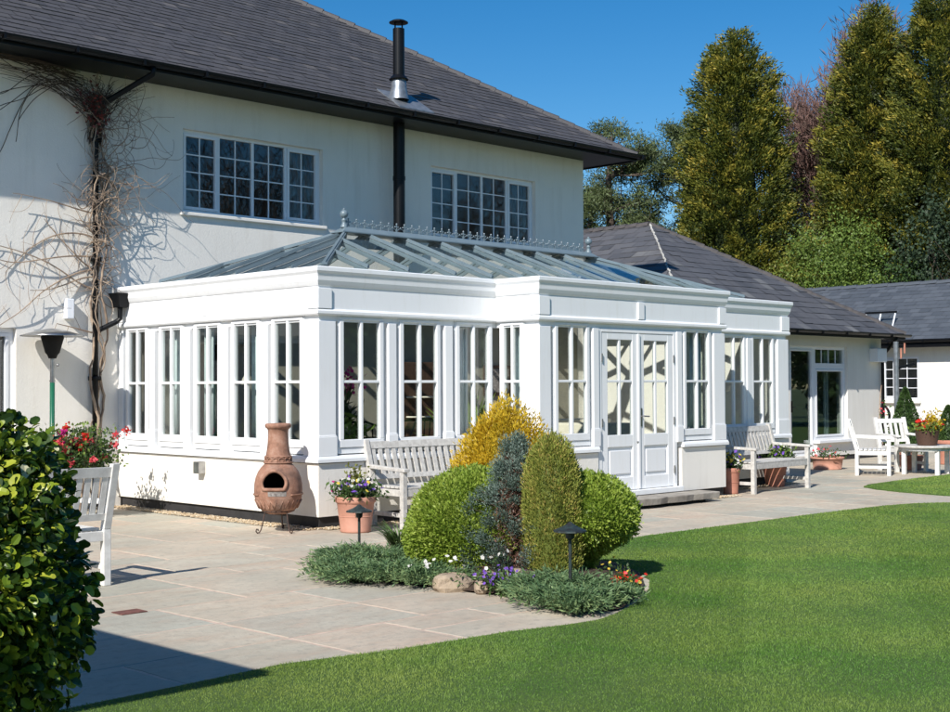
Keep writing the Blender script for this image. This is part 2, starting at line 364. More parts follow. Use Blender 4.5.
def smooth_poly(pts, a, b, it=2):
    return pts
poly_sheet('lawn', LAWN_A, .014, 'lawn', th=.08); poly_sheet('lawn', LAWN_B, .014, 'lawn', th=.08)
BED0 = [(-2.15, -3.0), (-2.0, -3.45), (-1.95, -3.8), (-1.93, -4.1), (-1.88, -4.4), (-1.82, -4.8), (-1.9, -5.15), (-1.85, -5.45), (-1.72, -5.48), (-1.5, -5.38), (-1.0, -5.09), (-.56, -4.75), (-.16, -4.3), (-.05, -3.8), (.1, -3.2), (-.05, -2.5), (-.6, -1.95), (-1.1, -1.95), (-1.6, -2.2), (-2.0, -2.6)]
BED = []
for i in range(len(BED0)):
    a_, b_, c_, d_ = [Vector(BED0[(i+k) % len(BED0)]) for k in (-1, 0, 1, 2)]
    for q_ in range(4):
        t_ = q_/4; p_ = .5*((2*b_)+(c_-a_)*t_+(2*a_-5*b_+4*c_-d_)*t_**2+(3*b_-a_-3*c_+d_)*t_**3); BED.append((p_.x+random.uniform(-.012, .012), p_.y+random.uniform(-.012, .012)))
mb = MB(); cx, cy = -1.15, -3.8; prev = None
for t_, z_ in ((1, .016), (.93, .04), (.75, .09), (.4, .13), (.02, .14)):
    ring = [mb.pt(cx+(x-cx)*t_, cy+(y-cy)*t_, z_+random.uniform(-.01, .01)*(t_ < .95)) for x, y in BED]
    if prev:
        for i in range(len(ring)): mb.face((prev[i], prev[(i+1) % len(ring)], ring[(i+1) % len(ring)], ring[i]))
    prev = ring
mb.build('soil_bed', 'soil', kind='structure', smooth=True)

def inside(poly, x, y):
    c = False; n = len(poly); j = n-1
    for i in range(n):
        xi, yi = poly[i]; xj, yj = poly[j]
        if (yi > y) != (yj > y) and x < (xj-xi)*(y-yi)/(yj-yi)+xi: c = not c
        j = i
    return c
# flagstones: random rectangles on a 0.3 m module
mod = .37; X0, X1, Y0, Y1 = -8.7, 22.0, -5.42-.37*24, 5.0
nx, ny = int((X1-X0)/mod), int((Y1-Y0)/mod); occ = np.zeros((nx, ny), bool); mb = MB()
rr = random.Random(5)
for i in range(nx):
    for j in range(ny):
        if occ[i, j]: continue
        opts = [(2, 3), (3, 2), (2, 2), (3, 3), (3, 2), (4, 2), (2, 3), (3, 3), (2, 1), (1, 2), (1, 1)]
        k = rr.randrange(6); order = opts[k:8]+opts[:k]+opts[8:]
        for a, b in order:
            if i+a <= nx and j+b <= ny and not occ[i:i+a, j:j+b].any(): break
        occ[i:i+a, j:j+b] = True
        x0, x1, y0, y1 = X0+i*mod, X0+(i+a)*mod, Y0+j*mod, Y0+(j+b)*mod
        if all(inside(LAWN_A, x, y) or inside(LAWN_B, x, y) for x in (x0, x1) for y in (y0, y1)): continue
        g_ = .014; z = rr.uniform(-.0012, .0008); t1, t2 = rr.uniform(-.0008, .0008), rr.uniform(-.0008, .0008)
        P = []
        def edge(ax, ay, bx, by, n=9):
            for q in range(n):
                f_ = q/n; jx = rr.uniform(-.006, .006); P.append((ax+(bx-ax)*f_+jx, ay+(by-ay)*f_+rr.uniform(-.006, .006)))
        edge(x0+g_, y0+g_, x1-g_, y0+g_); edge(x1-g_, y0+g_, x1-g_, y1-g_); edge(x1-g_, y1-g_, x0+g_, y1-g_); edge(x0+g_, y1-g_, x0+g_, y0+g_)
        v = rr.random(); mb.cur = v
        zz = lambda x, y: z+t1*(x-x0)+t2*(y-y0)
        cxx, cyy = (x0+x1)/2, (y0+y1)/2
        top = [mb.pt(cxx+(x-cxx)*.992, cyy+(y-cyy)*.992, zz(x, y)) for x, y in P]; mid = [mb.pt(x, y, zz(x, y)-.002) for x, y in P]; bot = [mb.pt(x, y, -.03) for x, y in P]
        mb.face(top); n = len(P)
        for q in range(n):
            mb.face((top[q], mid[q], mid[(q+1) % n], top[(q+1) % n])); mb.face((mid[q], bot[q], bot[(q+1) % n], mid[(q+1) % n]))
mb.build('patio', 'flag', kind='structure')

# ================================================================== walls with openings
def wall_holes(mb, f, u0, u1, z0, z1, holes, th=.28):
    us = sorted({u0, u1, *[h[0] for h in holes], *[h[1] for h in holes]}); zs = sorted({z0, z1, *[h[2] for h in holes], *[h[3] for h in holes]})
    us = [u for u in us if u0 <= u <= u1]; zs = [z for z in zs if z0 <= z <= z1]
    ok = mb.m; mb.m = f
    for a, b in zip(us, us[1:]):
        for c, d in zip(zs, zs[1:]):
            m = ((a+b)/2, (c+d)/2)
            if any(h[0] < m[0] < h[1] and h[2] < m[1] < h[3] for h in holes): continue
            mb.quad((a, 0, c), (b, 0, c), (b, 0, d), (a, 0, d)); mb.quad((a, -th, c), (a, -th, d), (b, -th, d), (b, -th, c))
    def solid(i, j):
        if not (0 <= i < len(us)-1 and 0 <= j < len(zs)-1): return True
        m = ((us[i]+us[i+1])/2, (zs[j]+zs[j+1])/2); return not any(h[0] < m[0] < h[1] and h[2] < m[1] < h[3] for h in holes)
    for i in range(len(us)-1):
        for j in range(len(zs)-1):
            if solid(i, j): continue
            a, b, c, d = us[i], us[i+1], zs[j], zs[j+1]
            if solid(i-1, j): mb.quad((a, 0, c), (a, 0, d), (a, -th, d), (a, -th, c))
            if solid(i+1, j): mb.quad((b, 0, c), (b, -th, c), (b, -th, d), (b, 0, d))
            if solid(i, j-1): mb.quad((a, 0, c), (a, -th, c), (b, -th, c), (b, 0, c))
            if solid(i, j+1): mb.quad((a, 0, d), (b, 0, d), (b, -th, d), (a, -th, d))
    mb.quad((u0, 0, z0), (u0, -th, z0), (u0, -th, z1), (u0, 0, z1)); mb.quad((u1, 0, z0), (u1, 0, z1), (u1, -th, z1), (u1, -th, z0))
    mb.quad((u0, 0, z1), (u0, -th, z1), (u1, -th, z1), (u1, 0, z1))
    mb.m = ok
def tiles(mb, o, ud, ind, length, z0, t, run, hl=0, hr=0, gauge=.2, tw=.25, seed=1, s0=0, jit=.004):
    """courses of slates; o = eave start (x,y), ud along eave, ind horizontal up-slope; hl/hr hip recession"""
    rg = random.Random(seed); slope = math.sqrt(1+t*t); ds = gauge/slope; s = s0; k = 0
    def W(u, s_, lift): return (o[0]+ud[0]*u+ind[0]*s_-ind[0]*lift*t/slope, o[1]+ud[1]*u+ind[1]*s_-ind[1]*lift*t/slope, z0+t*s_+lift/slope)
    while s < run-1e-6:
        s2 = min(s+ds, run); ul, ur = hl*s, length-hr*s; ul2, ur2 = hl*s2, length-hr*s2
        u = ul-((k % 2)*.5+.1*rg.random())*tw
        while u < ur:
            a, b = max(u, ul), min(u+tw, ur); a2, b2 = max(u, ul2), min(u+tw, ur2)
            if b2 < a2: a2 = b2 = min(max((a+b)/2, ul2), ur2)
            if b-a > .004:
                l1 = .0125+rg.uniform(-jit, jit); l1b = l1+rg.uniform(-jit, jit)*.6; v = rg.random(); ga = .003
                sj = s-rg.uniform(0, .01)
                mb.quad(W(a+ga, sj, l1), W(b-ga, sj, l1b), W(b2-ga, s2+.006, .003), W(a2+ga, s2+.006, .003), v=v)
                mb.quad(W(a+ga, sj, -.004), W(b-ga, sj, -.004), W(b-ga, sj, l1b), W(a+ga, sj, l1), v=v)
            u += tw
        s = s2; k += 1
    # solid underlay
    A = W(0, s0, -.012); B = W(length, s0, -.012); C_ = W(length-hr*run, run, -.012); D_ = W(hl*run, run, -.012)
    mb.quad(A, B, C_, D_, v=.3)
def hip_caps(mb, a, b, r=.085, seg=.3):
    a, b = Vector(a), Vector(b); L = (b-a).length; n = max(2, int(L/seg)); d = (b-a)/n; dn = d.normalized(); sd = dn.cross(Vector((0, 0, 1))).normalized(); upn = sd.cross(dn)
    for i in range(n):
        p, q = a+d*i, a+d*(i+1.06); l = .012*random.random()
        prof = [(-r, -.04), (-r*.75, .028), (0, .052), (r*.75, .028), (r, -.04)]
        A = [mb.pt(*(p+sd*x+upn*(y+.012+l))) for x, y in prof]; B = [mb.pt(*(q+sd*x*.92+upn*(y))) for x, y in prof]
        for k in range(4): mb.face((A[k], A[k+1], B[k+1], B[k]))
        mb.face(A)
def gutter(mb, f, u0, u1, z, r=.06):
    ok = mb.m; mb.m = f; prof = [(r*math.cos(a), -r*math.sin(a)) for a in np.linspace(0, math.pi, 9)]
    prof += [((r-.006)*math.cos(a), -(r-.006)*math.sin(a)) for a in np.linspace(math.pi, 0, 9)]
    A = [mb.pt(u0, n+r, z+q) for n, q in prof]; B = [mb.pt(u1, n+r, z+q) for n, q in prof]; K = len(prof)
    for i in range(K): mb.face((A[i], A[(i+1) % K], B[(i+1) % K], B[i]))
    mb.face(A[:9]); mb.face(B[:9])
    u = u0+.5
    while u < u1: mb.box(u-.015, u+.015, 0, 2*r+.004, z-r-.006, z+.004); u += .9
    mb.m = ok
def casement(parent, f, u0, u1, z0, z1, lights, rows=4, cols=2, fw_=.045, gl='glass_dark', mat='upvc', depth=.07, name='window', back=.05, **tags):
    """window as a part; frame, glazing bars and pane as sub-parts. f local frame, window front at n=0"""
    w_ = MB(f)
    w_.box(u0, u1, -depth, 0, z0, z0+fw_); w_.box(u0, u1, -depth, 0, z1-fw_, z1)
    w_.box(u0, u0+fw_, -depth, 0, z0+fw_, z1-fw_); w_.box(u1-fw_, u1, -depth, 0, z0+fw_, z1-fw_)
    n = len(lights); W = u1-u0-2*fw_; u = u0+fw_; spans = []
    tot = sum(l[0] for l in lights)
    for i, l in enumerate(lights):
        b = u+W*l[0]/tot; spans.append((u, b, l)); u = b
    for i in range(1, n): w_.box(spans[i][0]-fw_*.45, spans[i][0]+fw_*.45, -depth, -.002, z0+fw_, z1-fw_)
    o = w_.build(name, mat, parent, bevel=.004, **tags)
    bars = MB(f); gp = MB(f)
    for i, (a, b, l) in enumerate(spans):
        sash = MB(f)
        if i: a += fw_*.45
        if i < n-1: b -= fw_*.45
        za, zb = z0+fw_, z1-fw_; s_ = .042 if l[1] else .004
        if l[1]:
            sash.box(a+.002, b-.002, -.05, .012, za+.002, za+s_); sash.box(a+.002, b-.002, -.05, .012, zb-s_, zb-.002)
            sash.box(a+.002, a+s_, -.05, .012, za+s_, zb-s_); sash.box(b-s_, b-.002, -.05, .012, za+s_, zb-s_)
        if sash.v: sash.build('sash', mat, o, bevel=.004)
        a += s_; b -= s_; za += s_; zb -= s_
        gp.box(a, b, -.034, -.028, za, zb)
        cc, rw = l[2] if len(l) > 2 else (cols, rows)
        for k in range(1, cc): m = a+(b-a)*k/cc; bars.box(m-.008, m+.008, -.04, -.018, za, zb)
        for k in range(1, rw): m = za+(zb-za)*k/rw; bars.box(a, b, -.039, -.019, m-.008, m+.008)
    if bars.v: bars.build('glazing_bars', mat, o)
    gp.build('pane', gl, o)
    return o

# ================================================================== main house
XE_ = 9.13; YW = 4.125; SOF = 5.485; EY = 3.455; EX = 9.80; EZ = 5.57; TP = .655
HF = frame((0, YW), (1, 0), (0, -1))
house = thing('house', 'large two-storey cream rendered house with brown slate hipped roof and deep black eaves', 'house', (0, YW, 0))
house.location = (0, 0, 0)
W1 = (.955, 3.31, 3.85, 4.965); W2 = (5.46, 7.885, 3.85, 4.985); W3 = (-3.3, -1.37, .1, 2.23)
OPEN = (1.15, 1.95, .13, 2.1)
mb = MB(); wall_holes(mb, HF, -9.0, XE_, -.1, 5.6, [W1, W2, W3, OPEN], .28)
mb.box(XE_-.28, XE_, YW+.28, 14, -.1, 5.6); mb.box(-9, XE_, 14, 14.28, -.1, 5.6); mb.box(-9, -8.72, YW+.28, 14, -.1, 5.6)
mb.build('wall', 'render', house)
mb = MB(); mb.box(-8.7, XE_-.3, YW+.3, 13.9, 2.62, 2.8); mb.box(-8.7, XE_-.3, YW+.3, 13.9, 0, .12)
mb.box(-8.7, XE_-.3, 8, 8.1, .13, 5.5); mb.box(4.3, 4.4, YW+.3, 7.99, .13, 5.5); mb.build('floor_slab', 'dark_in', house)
mb = MB(); tiles(mb, (-9.6, EY), (1, 0), (0, 1), EX+9.6, EZ, TP, 5.3, 0, 1, gauge=.165, tw=.22, seed=3)
tiles(mb, (EX, EY), (0, 1), (-1, 0), 10.6, EZ, TP, 5.3, 1, 1, gauge=.25, tw=.3, seed=4)
mb.quad((-9.6, EY+10.6, EZ), (EX, EY+10.6, EZ), (EX-5.3, EY+5.3, EZ+5.3*TP), (-9.6, EY+5.3, EZ+5.3*TP))
roof = mb.build('roof', 'tile', house)
mb = MB(); hip_caps(mb, (EX, EY, EZ+.0), (EX-5.3, EY+5.3, EZ+5.3*TP), .06); hip_caps(mb, (-9.6, EY+5.3, EZ+5.3*TP), (EX-5.3, EY+5.3, EZ+5.3*TP), .1)
mb.build('hip_tiles', 'tile', roof)
mb = MB(); mb.box(-9.6, EX-.012, EY+.012, YW-.002, SOF, SOF+.015); mb.box(XE_+.002, EX-.012, YW-.002, 14.0, SOF, SOF+.015)
mb.box(-9.6, EX, EY-.012, EY+.012, SOF-.02, EZ+.02); mb.box(EX-.012, EX+.012, EY+.014, 14.0, SOF-.02, EZ+.02); mb.build('soffit', 'black', house)
mb = MB(); gutter(mb, frame((0, EY-.012), (1, 0), (0, -1)), -9.6, EX+.1, EZ-.005, .065); gutter(mb, frame((EX+.012, 0), (0, 1), (1, 0)), EY-.1, 14, EZ-.005, .065); mb.build('gutter', 'black', house)
WF = frame((0, YW+.075), (1, 0), (0, -1))
casement(house, WF, *W1, [(1, 1), (1, 0), (1, 0), (1, 1)], label='left of the two upper windows, bare branches mirrored in its panes'); casement(house, WF, *W2, [(1, 1), (1, 0), (1, 0), (1, 1)])
casement(house, WF, *W3, [(1, 1, (1, 1)), (1, 1, (1, 1))], fw_=.06, name='french_window')
for W in (W1, W2):
    mb = MB(HF); mb.box(W[0]-.05, W[1]+.05, -.07, .045, W[2]-.05, W[2]-.004); mb.build('window_sill', 'render', house, bevel=.008)
for (a, b) in ((W1, 0), (W2, 1)):
    for q, side in ((a[1]-.40, 1),):
        cu = MB(); Y = YW+.36
        for i in range(14):
            x = q+i*.034; cu.box(x, x+.03, Y+.02*(i % 2), Y+.045+.02*(i % 2), a[2]-.1, a[3]+.04)
        cu.build('curtain', 'blue_fabric', house)
# downpipe, left
dp = MB(); dp.tube([(.06, EY-.07, EZ-.07), (.06, EY-.06, 5.42), (-.30, YW-.09, 5.08), (-.36, YW-.07, 4.95), (-.36, YW-.07, .02)], .036, 12)
for z in (4.6, 3.1, 1.6): dp.box(-.42, -.30, YW-.115, YW-.001, z, z+.05)
dp.build('downpipe', 'black', house, smooth=True)
# flue
FX, FY = 4.56, 3.86
fl = MB(); fl.tube([(FX, FY, 2.9), (FX, FY, 5.5), (FX, FY, 6.92)], .088, 24); fl.tube([(FX, FY, 4.62), (FX, FY, 4.68)], .095, 24); fl.tube([(FX, FY, 6.2), (FX, FY, 6.22)], .092, 24)
flue = fl.build('flue', 'black', house, smooth=False)
fl = MB(); fl.lathe([(.005, 7.06), (.10, 7.045), (.145, 7.02), (.145, 7.008), (.09, 7.0), (.005, 6.995)], (FX, FY, 0), 20)
for a in range(4): fl.bar((FX+.075*math.cos(a*1.57), FY+.075*math.sin(a*1.57), 6.88), (FX+.075*math.cos(a*1.57), FY+.075*math.sin(a*1.57), 7.01), .012, .012, (1, 0, 0))
fl.build('cowl', 'black', flue)
fl = MB(); fl.lathe([(.155, 5.84), (.118, 6.02), (.112, 6.15), (.105, 6.16)], (FX, FY, 0), 24); fl.build('flashing', 'galv', flue, smooth=True)
fl = MB(); fl.lathe([(.09, 6.215), (.150, 6.15), (.146, 6.14), (.09, 6.19)], (FX, FY, 0), 24); fl.build('storm_collar', 'black', flue)
fl = MB(); fl.hexa([(FX-.25, FY-.3, EZ+TP*(FY-.3-EY)+.012), (FX+.45, FY-.3, EZ+TP*(FY-.3-EY)+.012), (FX+.45, FY+.22, EZ+TP*(FY+.22-EY)+.012), (FX-.25, FY+.22, EZ+TP*(FY+.22-EY)+.012),
                    (FX-.25, FY-.3, EZ+TP*(FY-.3-EY)+.03), (FX+.45, FY-.3, EZ+TP*(FY-.3-EY)+.03), (FX+.45, FY+.22, EZ+TP*(FY+.22-EY)+.03), (FX-.25, FY+.22, EZ+TP*(FY+.22-EY)+.03)]); fl.build('flashing', 'galv', flue)

# ================================================================== single-storey wing
wing = thing('garden_wing', 'single-storey cream wing with grey slate hipped roof between orangery and far building', 'house wing')
WYW, WX1 = 2.7, 17.05; WF2 = frame((0, WYW), (1, 0), (0, -1))
FD = (13.53, 15.66, .13, 2.27)
mb = MB(); wall_holes(mb, WF2, 9.14, WX1, .1, 2.5, [(FD[0], 14.47, .13, 2.27), (14.47, FD[1], .42, 2.27)], .25)
mb.box(WX1-.25, WX1, WYW+.25, 15, .1, 2.5); mb.box(9.14, 9.39, WYW+.25, 15, .1, 2.5); mb.build('wall', 'render2', wing)
mb = MB(); mb.box(9.14, WX1-.02, WYW+.02, WYW+.2, -.05, .1); mb.box(WX1-.2, WX1-.02, WYW+.2, 15, -.05, .1); mb.build('plinth', 'plinth', wing)
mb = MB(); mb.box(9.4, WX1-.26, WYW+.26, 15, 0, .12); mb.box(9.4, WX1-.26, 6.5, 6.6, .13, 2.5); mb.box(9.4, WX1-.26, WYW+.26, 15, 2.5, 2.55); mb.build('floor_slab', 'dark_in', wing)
wx0, wx1, wy0, wz, wt = 9.78, 17.33, 2.3, 2.56, .62; hh = (wx1-wx0)/2
mb = MB(); tiles(mb, (wx0, wy0), (1, 0), (0, 1), wx1-wx0, wz, wt, hh, 1, 1, gauge=.24, tw=.3, seed=8, jit=.007)
tiles(mb, (wx0, 16), (0, -1), (1, 0), 16-wy0, wz, wt, hh, 0, 1, gauge=.24, tw=.3, seed=9, jit=.007); tiles(mb, (wx1, wy0), (0, 1), (-1, 0), 16-wy0, wz, wt, hh, 1, 0, gauge=.3, tw=.4, seed=10)
wroof = mb.build('roof', 'tile2', wing)
mb = MB(); ap = (wx0+hh, wy0+hh, wz+wt*hh); hip_caps(mb, (wx1, wy0, wz), ap, .05); hip_caps(mb, ap, (ap[0], 16, ap[2]), .09); mb.build('hip_tiles', 'hip', wroof)
mb = MB(); a = Vector((wx0, wy0, wz+.012)); b = Vector(ap)+Vector((0, 0, .012)); rr = random.Random(2)
P = [a.lerp(b, k/60)+Vector((rr.uniform(-.012, .012), rr.uniform(-.012, .012), rr.uniform(0, .008))) for k in range(61)]
mb.tube(P, [.014+.012*rr.random() for _ in P], 6); mb.build('hip_mortar', 'mortar_white', wroof)
mb = MB(); mb.box(wx0, wx1-.012, wy0+.012, WYW-.002, 2.475, 2.49); mb.box(wx0, wx1, wy0-.012, wy0+.012, 2.45, wz+.005); mb.box(wx1-.012, wx1+.012, wy0+.014, 16, 2.45, wz+.005); mb.box(WX1+.002, wx1-.013, WYW-.002, 16, 2.475, 2.49); mb.build('fascia', 'black', wing)
mb = MB(); gutter(mb, frame((0, wy0-.012), (1, 0), (0, -1)), wx0, wx1+.08, wz-.01, .055); gutter(mb, frame((wx1+.012, 0), (0, 1), (1, 0)), wy0-.08, 16, wz-.01, .055); mb.build('gutter', 'black', wing)
mb = MB(); mb.tube([(16.95, wy0-.03, wz-.05), (16.93, wy0+.02, 2.42), (17.0, WYW-.07, 2.12), (17.0, WYW-.06, 1.95), (17.0, WYW-.06, 0.02)], .035, 10); mb.build('downpipe', 'black', wing, smooth=True)
WF3 = frame((0, WYW+.06), (1, 0), (0, -1))
d = casement(wing, WF3, FD[0], 14.47, .13, 2.27, [(1, 1, (1, 1))], fw_=.06, gl='door_glass', name='french_door')
mb = MB(WF3); mb.box(13.60, 13.63, .012, .04, .98, 1.2); mb.tube([(13.615, .055, 1.08), (13.70, .06, 1.08)], .009, 6); mb.build('handle', 'black', d)
wn = casement(wing, WF3, 14.47, FD[1], .42, 1.88, [(1, 1, (1, 1))], fw_=.06, gl='door_glass', name='window')
wn2 = casement(wing, WF3, 14.47, FD[1], 1.88, 2.27, [(1, 0, (4, 1))], fw_=.06, gl='door_glass', name='window')
mb = MB(frame((0, WYW), (1, 0), (0, -1))); mb.box(14.42, 15.74, -.07, .09, .36, .418); mb.build('window_sill', 'upvc', wing, bevel=.008)
cu = MB()
for i in range(4): cu.box(15.35+i*.05, 15.395+i*.05, WYW+.35+.02*(i % 2), WYW+.38+.02*(i % 2), .2, 2.2)
cu.build('curtain', 'blue_fabric', wing)
setp((lambda m: m.build('wall_box', 'upvc', bevel=.01))(MB().box(16.55, 16.93, WYW-.2, WYW-.002, 1.98, 2.26)), 'small white utility box high on the wing wall under the eaves corner', 'utility box')

# ================================================================== far building
far = thing('far_building', 'low white rendered building with blue-grey slate roof at right edge behind the planters', 'house')
FXW = 21.6; FF = frame((FXW, 0), (0, 1), (-1, 0))
FWN = (4.15, 5.12, 1.14, 2.19)
mb = MB(); wall_holes(mb, FF, 0, 16, -.1, 2.5, [FWN], .25); mb.box(FXW+.25, 26.2, 0, .25, -.1, 2.5); mb.box(25.95, 26.2, .25, 16, -.1, 2.5); mb.build('wall', 'render2', far)
mb = MB(); mb.box(FXW+.3, 25.9, .3, 15.9, 0, .1); mb.box(FXW+.3, 25.9, .3, 15.9, 2.42, 2.5); mb.box(23.9, 24, .3, 15.9, .1, 2.4); mb.build('floor_slab', 'dark_in', far)
mb = MB(); tiles(mb, (21.2, 17), (0, -1), (1, 0), 17.3, 2.58, .6, 2.6, 0, 0, gauge=.2, tw=.28, seed=21); mb.quad((26.4, -.3, 2.58), (26.4, 17, 2.58), (23.8, 17, 4.14), (23.8, -.3, 4.14)); froof = mb.build('roof', 'tile3', far)
mb = MB(); mb.quad((23.8, .0, 4.1), (21.3, .0, 2.55), (26.3, .0, 2.55)); mb.quad((23.8, 16.9, 4.1), (21.3, 16.9, 2.55), (26.3, 16.9, 2.55)); mb.build('gable', 'render2', far)
mb = MB(); hip_caps(mb, (23.8, -.3, 4.14), (23.8, 17, 4.14), .1, .45); mb.build('ridge_tiles', 'tile3', froof)
mb = MB(); mb.box(21.19, 21.22, -.3, 17, 2.40, 2.60); mb.box(21.222, 21.598, -.3, 17, 2.44, 2.46); mb.build('fascia', 'black', far)
mb = MB(); gutter(mb, frame((21.19, 0), (0, 1), (-1, 0)), -.3, 17, 2.57, .05); mb.build('gutter', 'black', far)
casement(far, frame((FXW-.0, 0), (0, 1), (-1, 0)), *FWN, [(2.1, 0, (2, 4)), (1.15, 1, (1, 4))], fw_=.05, gl='glass_dark', depth=.12)
mb = MB(FF); mb.box(4.1, 5.17, .002, .09, 1.06, 1.13); mb.build('window_sill', 'render2', far)
sk = MB()   # small open skylight frame on the slope
sk.bar((21.95, 4.9, 3.32), (21.95, 5.75, 3.32), .05, .05); sk2 = sk.build('skylight', 'black', far)
sk = MB(); 
for y in (4.93, 5.32, 5.72): sk.bar((21.78, y, 2.93), (21.95, y, 3.29), .03, .03, (0, 1, 0))
sk.build('skylight_frame', 'upvc', sk2)
sk = MB(); sk.hexa([(21.80, 4.95, 2.96), (21.80, 5.7, 2.96), (21.806, 5.7, 2.96), (21.806, 4.95, 2.96), (21.95, 4.95, 3.29), (21.95, 5.7, 3.29), (21.956, 5.7, 3.29), (21.956, 4.95, 3.29)]); sk.build('pane', 'roofglass', sk2)

# ================================================================== side wing (left of the frame; its eaves shade the patio)
sw = thing('side_wing', 'single-storey cream side wing closing the patio on the left, outside the picture', 'house wing')
mb = MB(); wall_holes(mb, frame((-7.7, 0), (0, 1), (1, 0)), -6.25, 4.1, -.1, 2.5, [(-5, -3.6, .9, 2.1), (-1.5, .3, .1, 2.1)], .25)
mb.box(-13, -7.95, -6.25, -6.0, -.1, 2.5); mb.box(-13, -12.75, -6, 4.1, -.1, 2.5); mb.build('wall', 'render', sw)
mb = MB(); mb.quad((-7.36, -6.6, 2.44), (-7.36, 4.1, 2.44), (-10.3, 4.1, 4.2), (-10.3, -6.6, 4.2)); mb.quad((-13.3, -6.6, 2.44), (-13.3, 4.1, 2.44), (-10.3, 4.1, 4.2), (-10.3, -6.6, 4.2))
mb.quad((-7.36, -6.6, 2.40), (-7.36, 4.1, 2.40), (-13.3, 4.1, 2.40), (-13.3, -6.6, 2.40)); mb.quad((-7.4, -6.25, 2.45), (-13.2, -6.25, 2.45), (-10.3, -6.25, 4.15)); mb.build('roof', 'tile', sw)
casement(sw, frame((-7.74, 0), (0, 1), (1, 0)), -5, -3.6, .9, 2.1, [(1, 0), (1, 1)]); casement(sw, frame((-7.74, 0), (0, 1), (1, 0)), -1.5, .3, .1, 2.1, [(1, 1, (1, 1)), (1, 1, (1, 1))], name='french_window')
mb = MB(); mb.box(-12.7, -8, -5.9, 4, 0, .1); mb.box(-10, -9.9, -5.9, 4, .11, 2.4); mb.build('floor_slab', 'dark_in', sw)
# ================================================================== orangery
L1, PB, L2, L3 = 2.686, .705, 6.417, 9.132
org = thing('orangery', 'white timber orangery with tall paned windows and glass lantern roof against the cream house', 'orangery')
PLAN = [(0, YW-.002), (0, 0), (L1, 0), (L1, -PB), (L2, -PB), (L2, 0), (L3, 0), (L3, YW-.3)]
F_S = frame((0, YW), (0, -1), (-1, 0)); F_A = frame((0, 0), (1, 0), (0, -1)); F_R = frame((L1, 0), (0, -1), (-1, 0))
F_B = frame((0, -PB), (1, 0), (0, -1)); F_C = frame((0, 0), (1, 0), (0, -1)); F_R2 = frame((L2, 0), (0, -1), (1, 0)); F_E = frame((L3, 0), (0, 1), (1, 0))
def S(prof, name, mat, **k):
    m = MB(); m.sweep(PLAN, prof); return m.build(name, mat, org, **k)
def dwarf(m, plan, prof): m.sweep(plan, prof)
# dwarf wall: interrupted at the door (3.72..5.42 on face B)
DX0, DX1 = 3.74, 5.43
pa = [(0, YW-.002), (0, 0), (L1, 0), (L1, -PB), (DX0, -PB)]; pb = [(DX1, -PB), (L2, -PB), (L2, 0), (L3, 0), (L3, YW-.3)]
m = MB(); [m.sweep(q, [(0, .13), (0, .69), (-.22, .69), (-.22, .13)]) for q in (pa, pb)]; m.build('dwarf_wall', 'render', org)
m = MB(); m.sweep(PLAN, [(-.035, -.06), (-.035, .13), (-.2, .13), (-.2, -.06)]); m.build('plinth', 'plinth', org)
m = MB(); [m.sweep(q, [(-.1, .70), (.035, .70), (.035, .735), (.022, .765), (-.1, .78)]) for q in (pa, pb)]; m.build('sill', 'white', org, bevel=.004)
# wall plate, fascia and stepped cornice
S([(-.10, 2.205), (-.03, 2.205), (-.03, 2.27), (-.004, 2.272), (-.004, 2.62), (-.10, 2.62)], 'fascia', 'white')
S([(-.006, 2.268), (.012, 2.268), (.024, 2.285), (.024, 2.312), (.010, 2.330), (-.006, 2.336)], 'fascia_bead', 'white')
S([(-.006, 2.575), (.006, 2.58), (.016, 2.60), (.030, 2.635), (.034, 2.675), (.042, 2.705), (.056, 2.728), (.060, 2.735), (.060, 2.775), (.052, 2.783), (-.12, 2.783), (-.12, 2.575)], 'cornice', 'white', bevel=.0025)
# raised blocks and rails framing the fascia panels
pn = MB()
def blocks(f, spans):
    for a, b in spans: MB(f).box(a, b, -.003, .018, 2.338, 2.553).build('panel_block', 'white', org, bevel=.003)
blocks(F_S, [(.02, .12), (1.93, 2.02), (YW-.18, YW+.016)]); blocks(F_A, [(-.012, .17)]); blocks(F_R, [(PB-.15, PB+.014)])
blocks(F_B, [(L1-.014, L1+.17), (4.52, 4.64), (L2-.14, L2+.016)]); blocks(F_C, [(L3-.2, L3+.016)]); blocks(F_R2, [(PB-.12, PB+.014)])

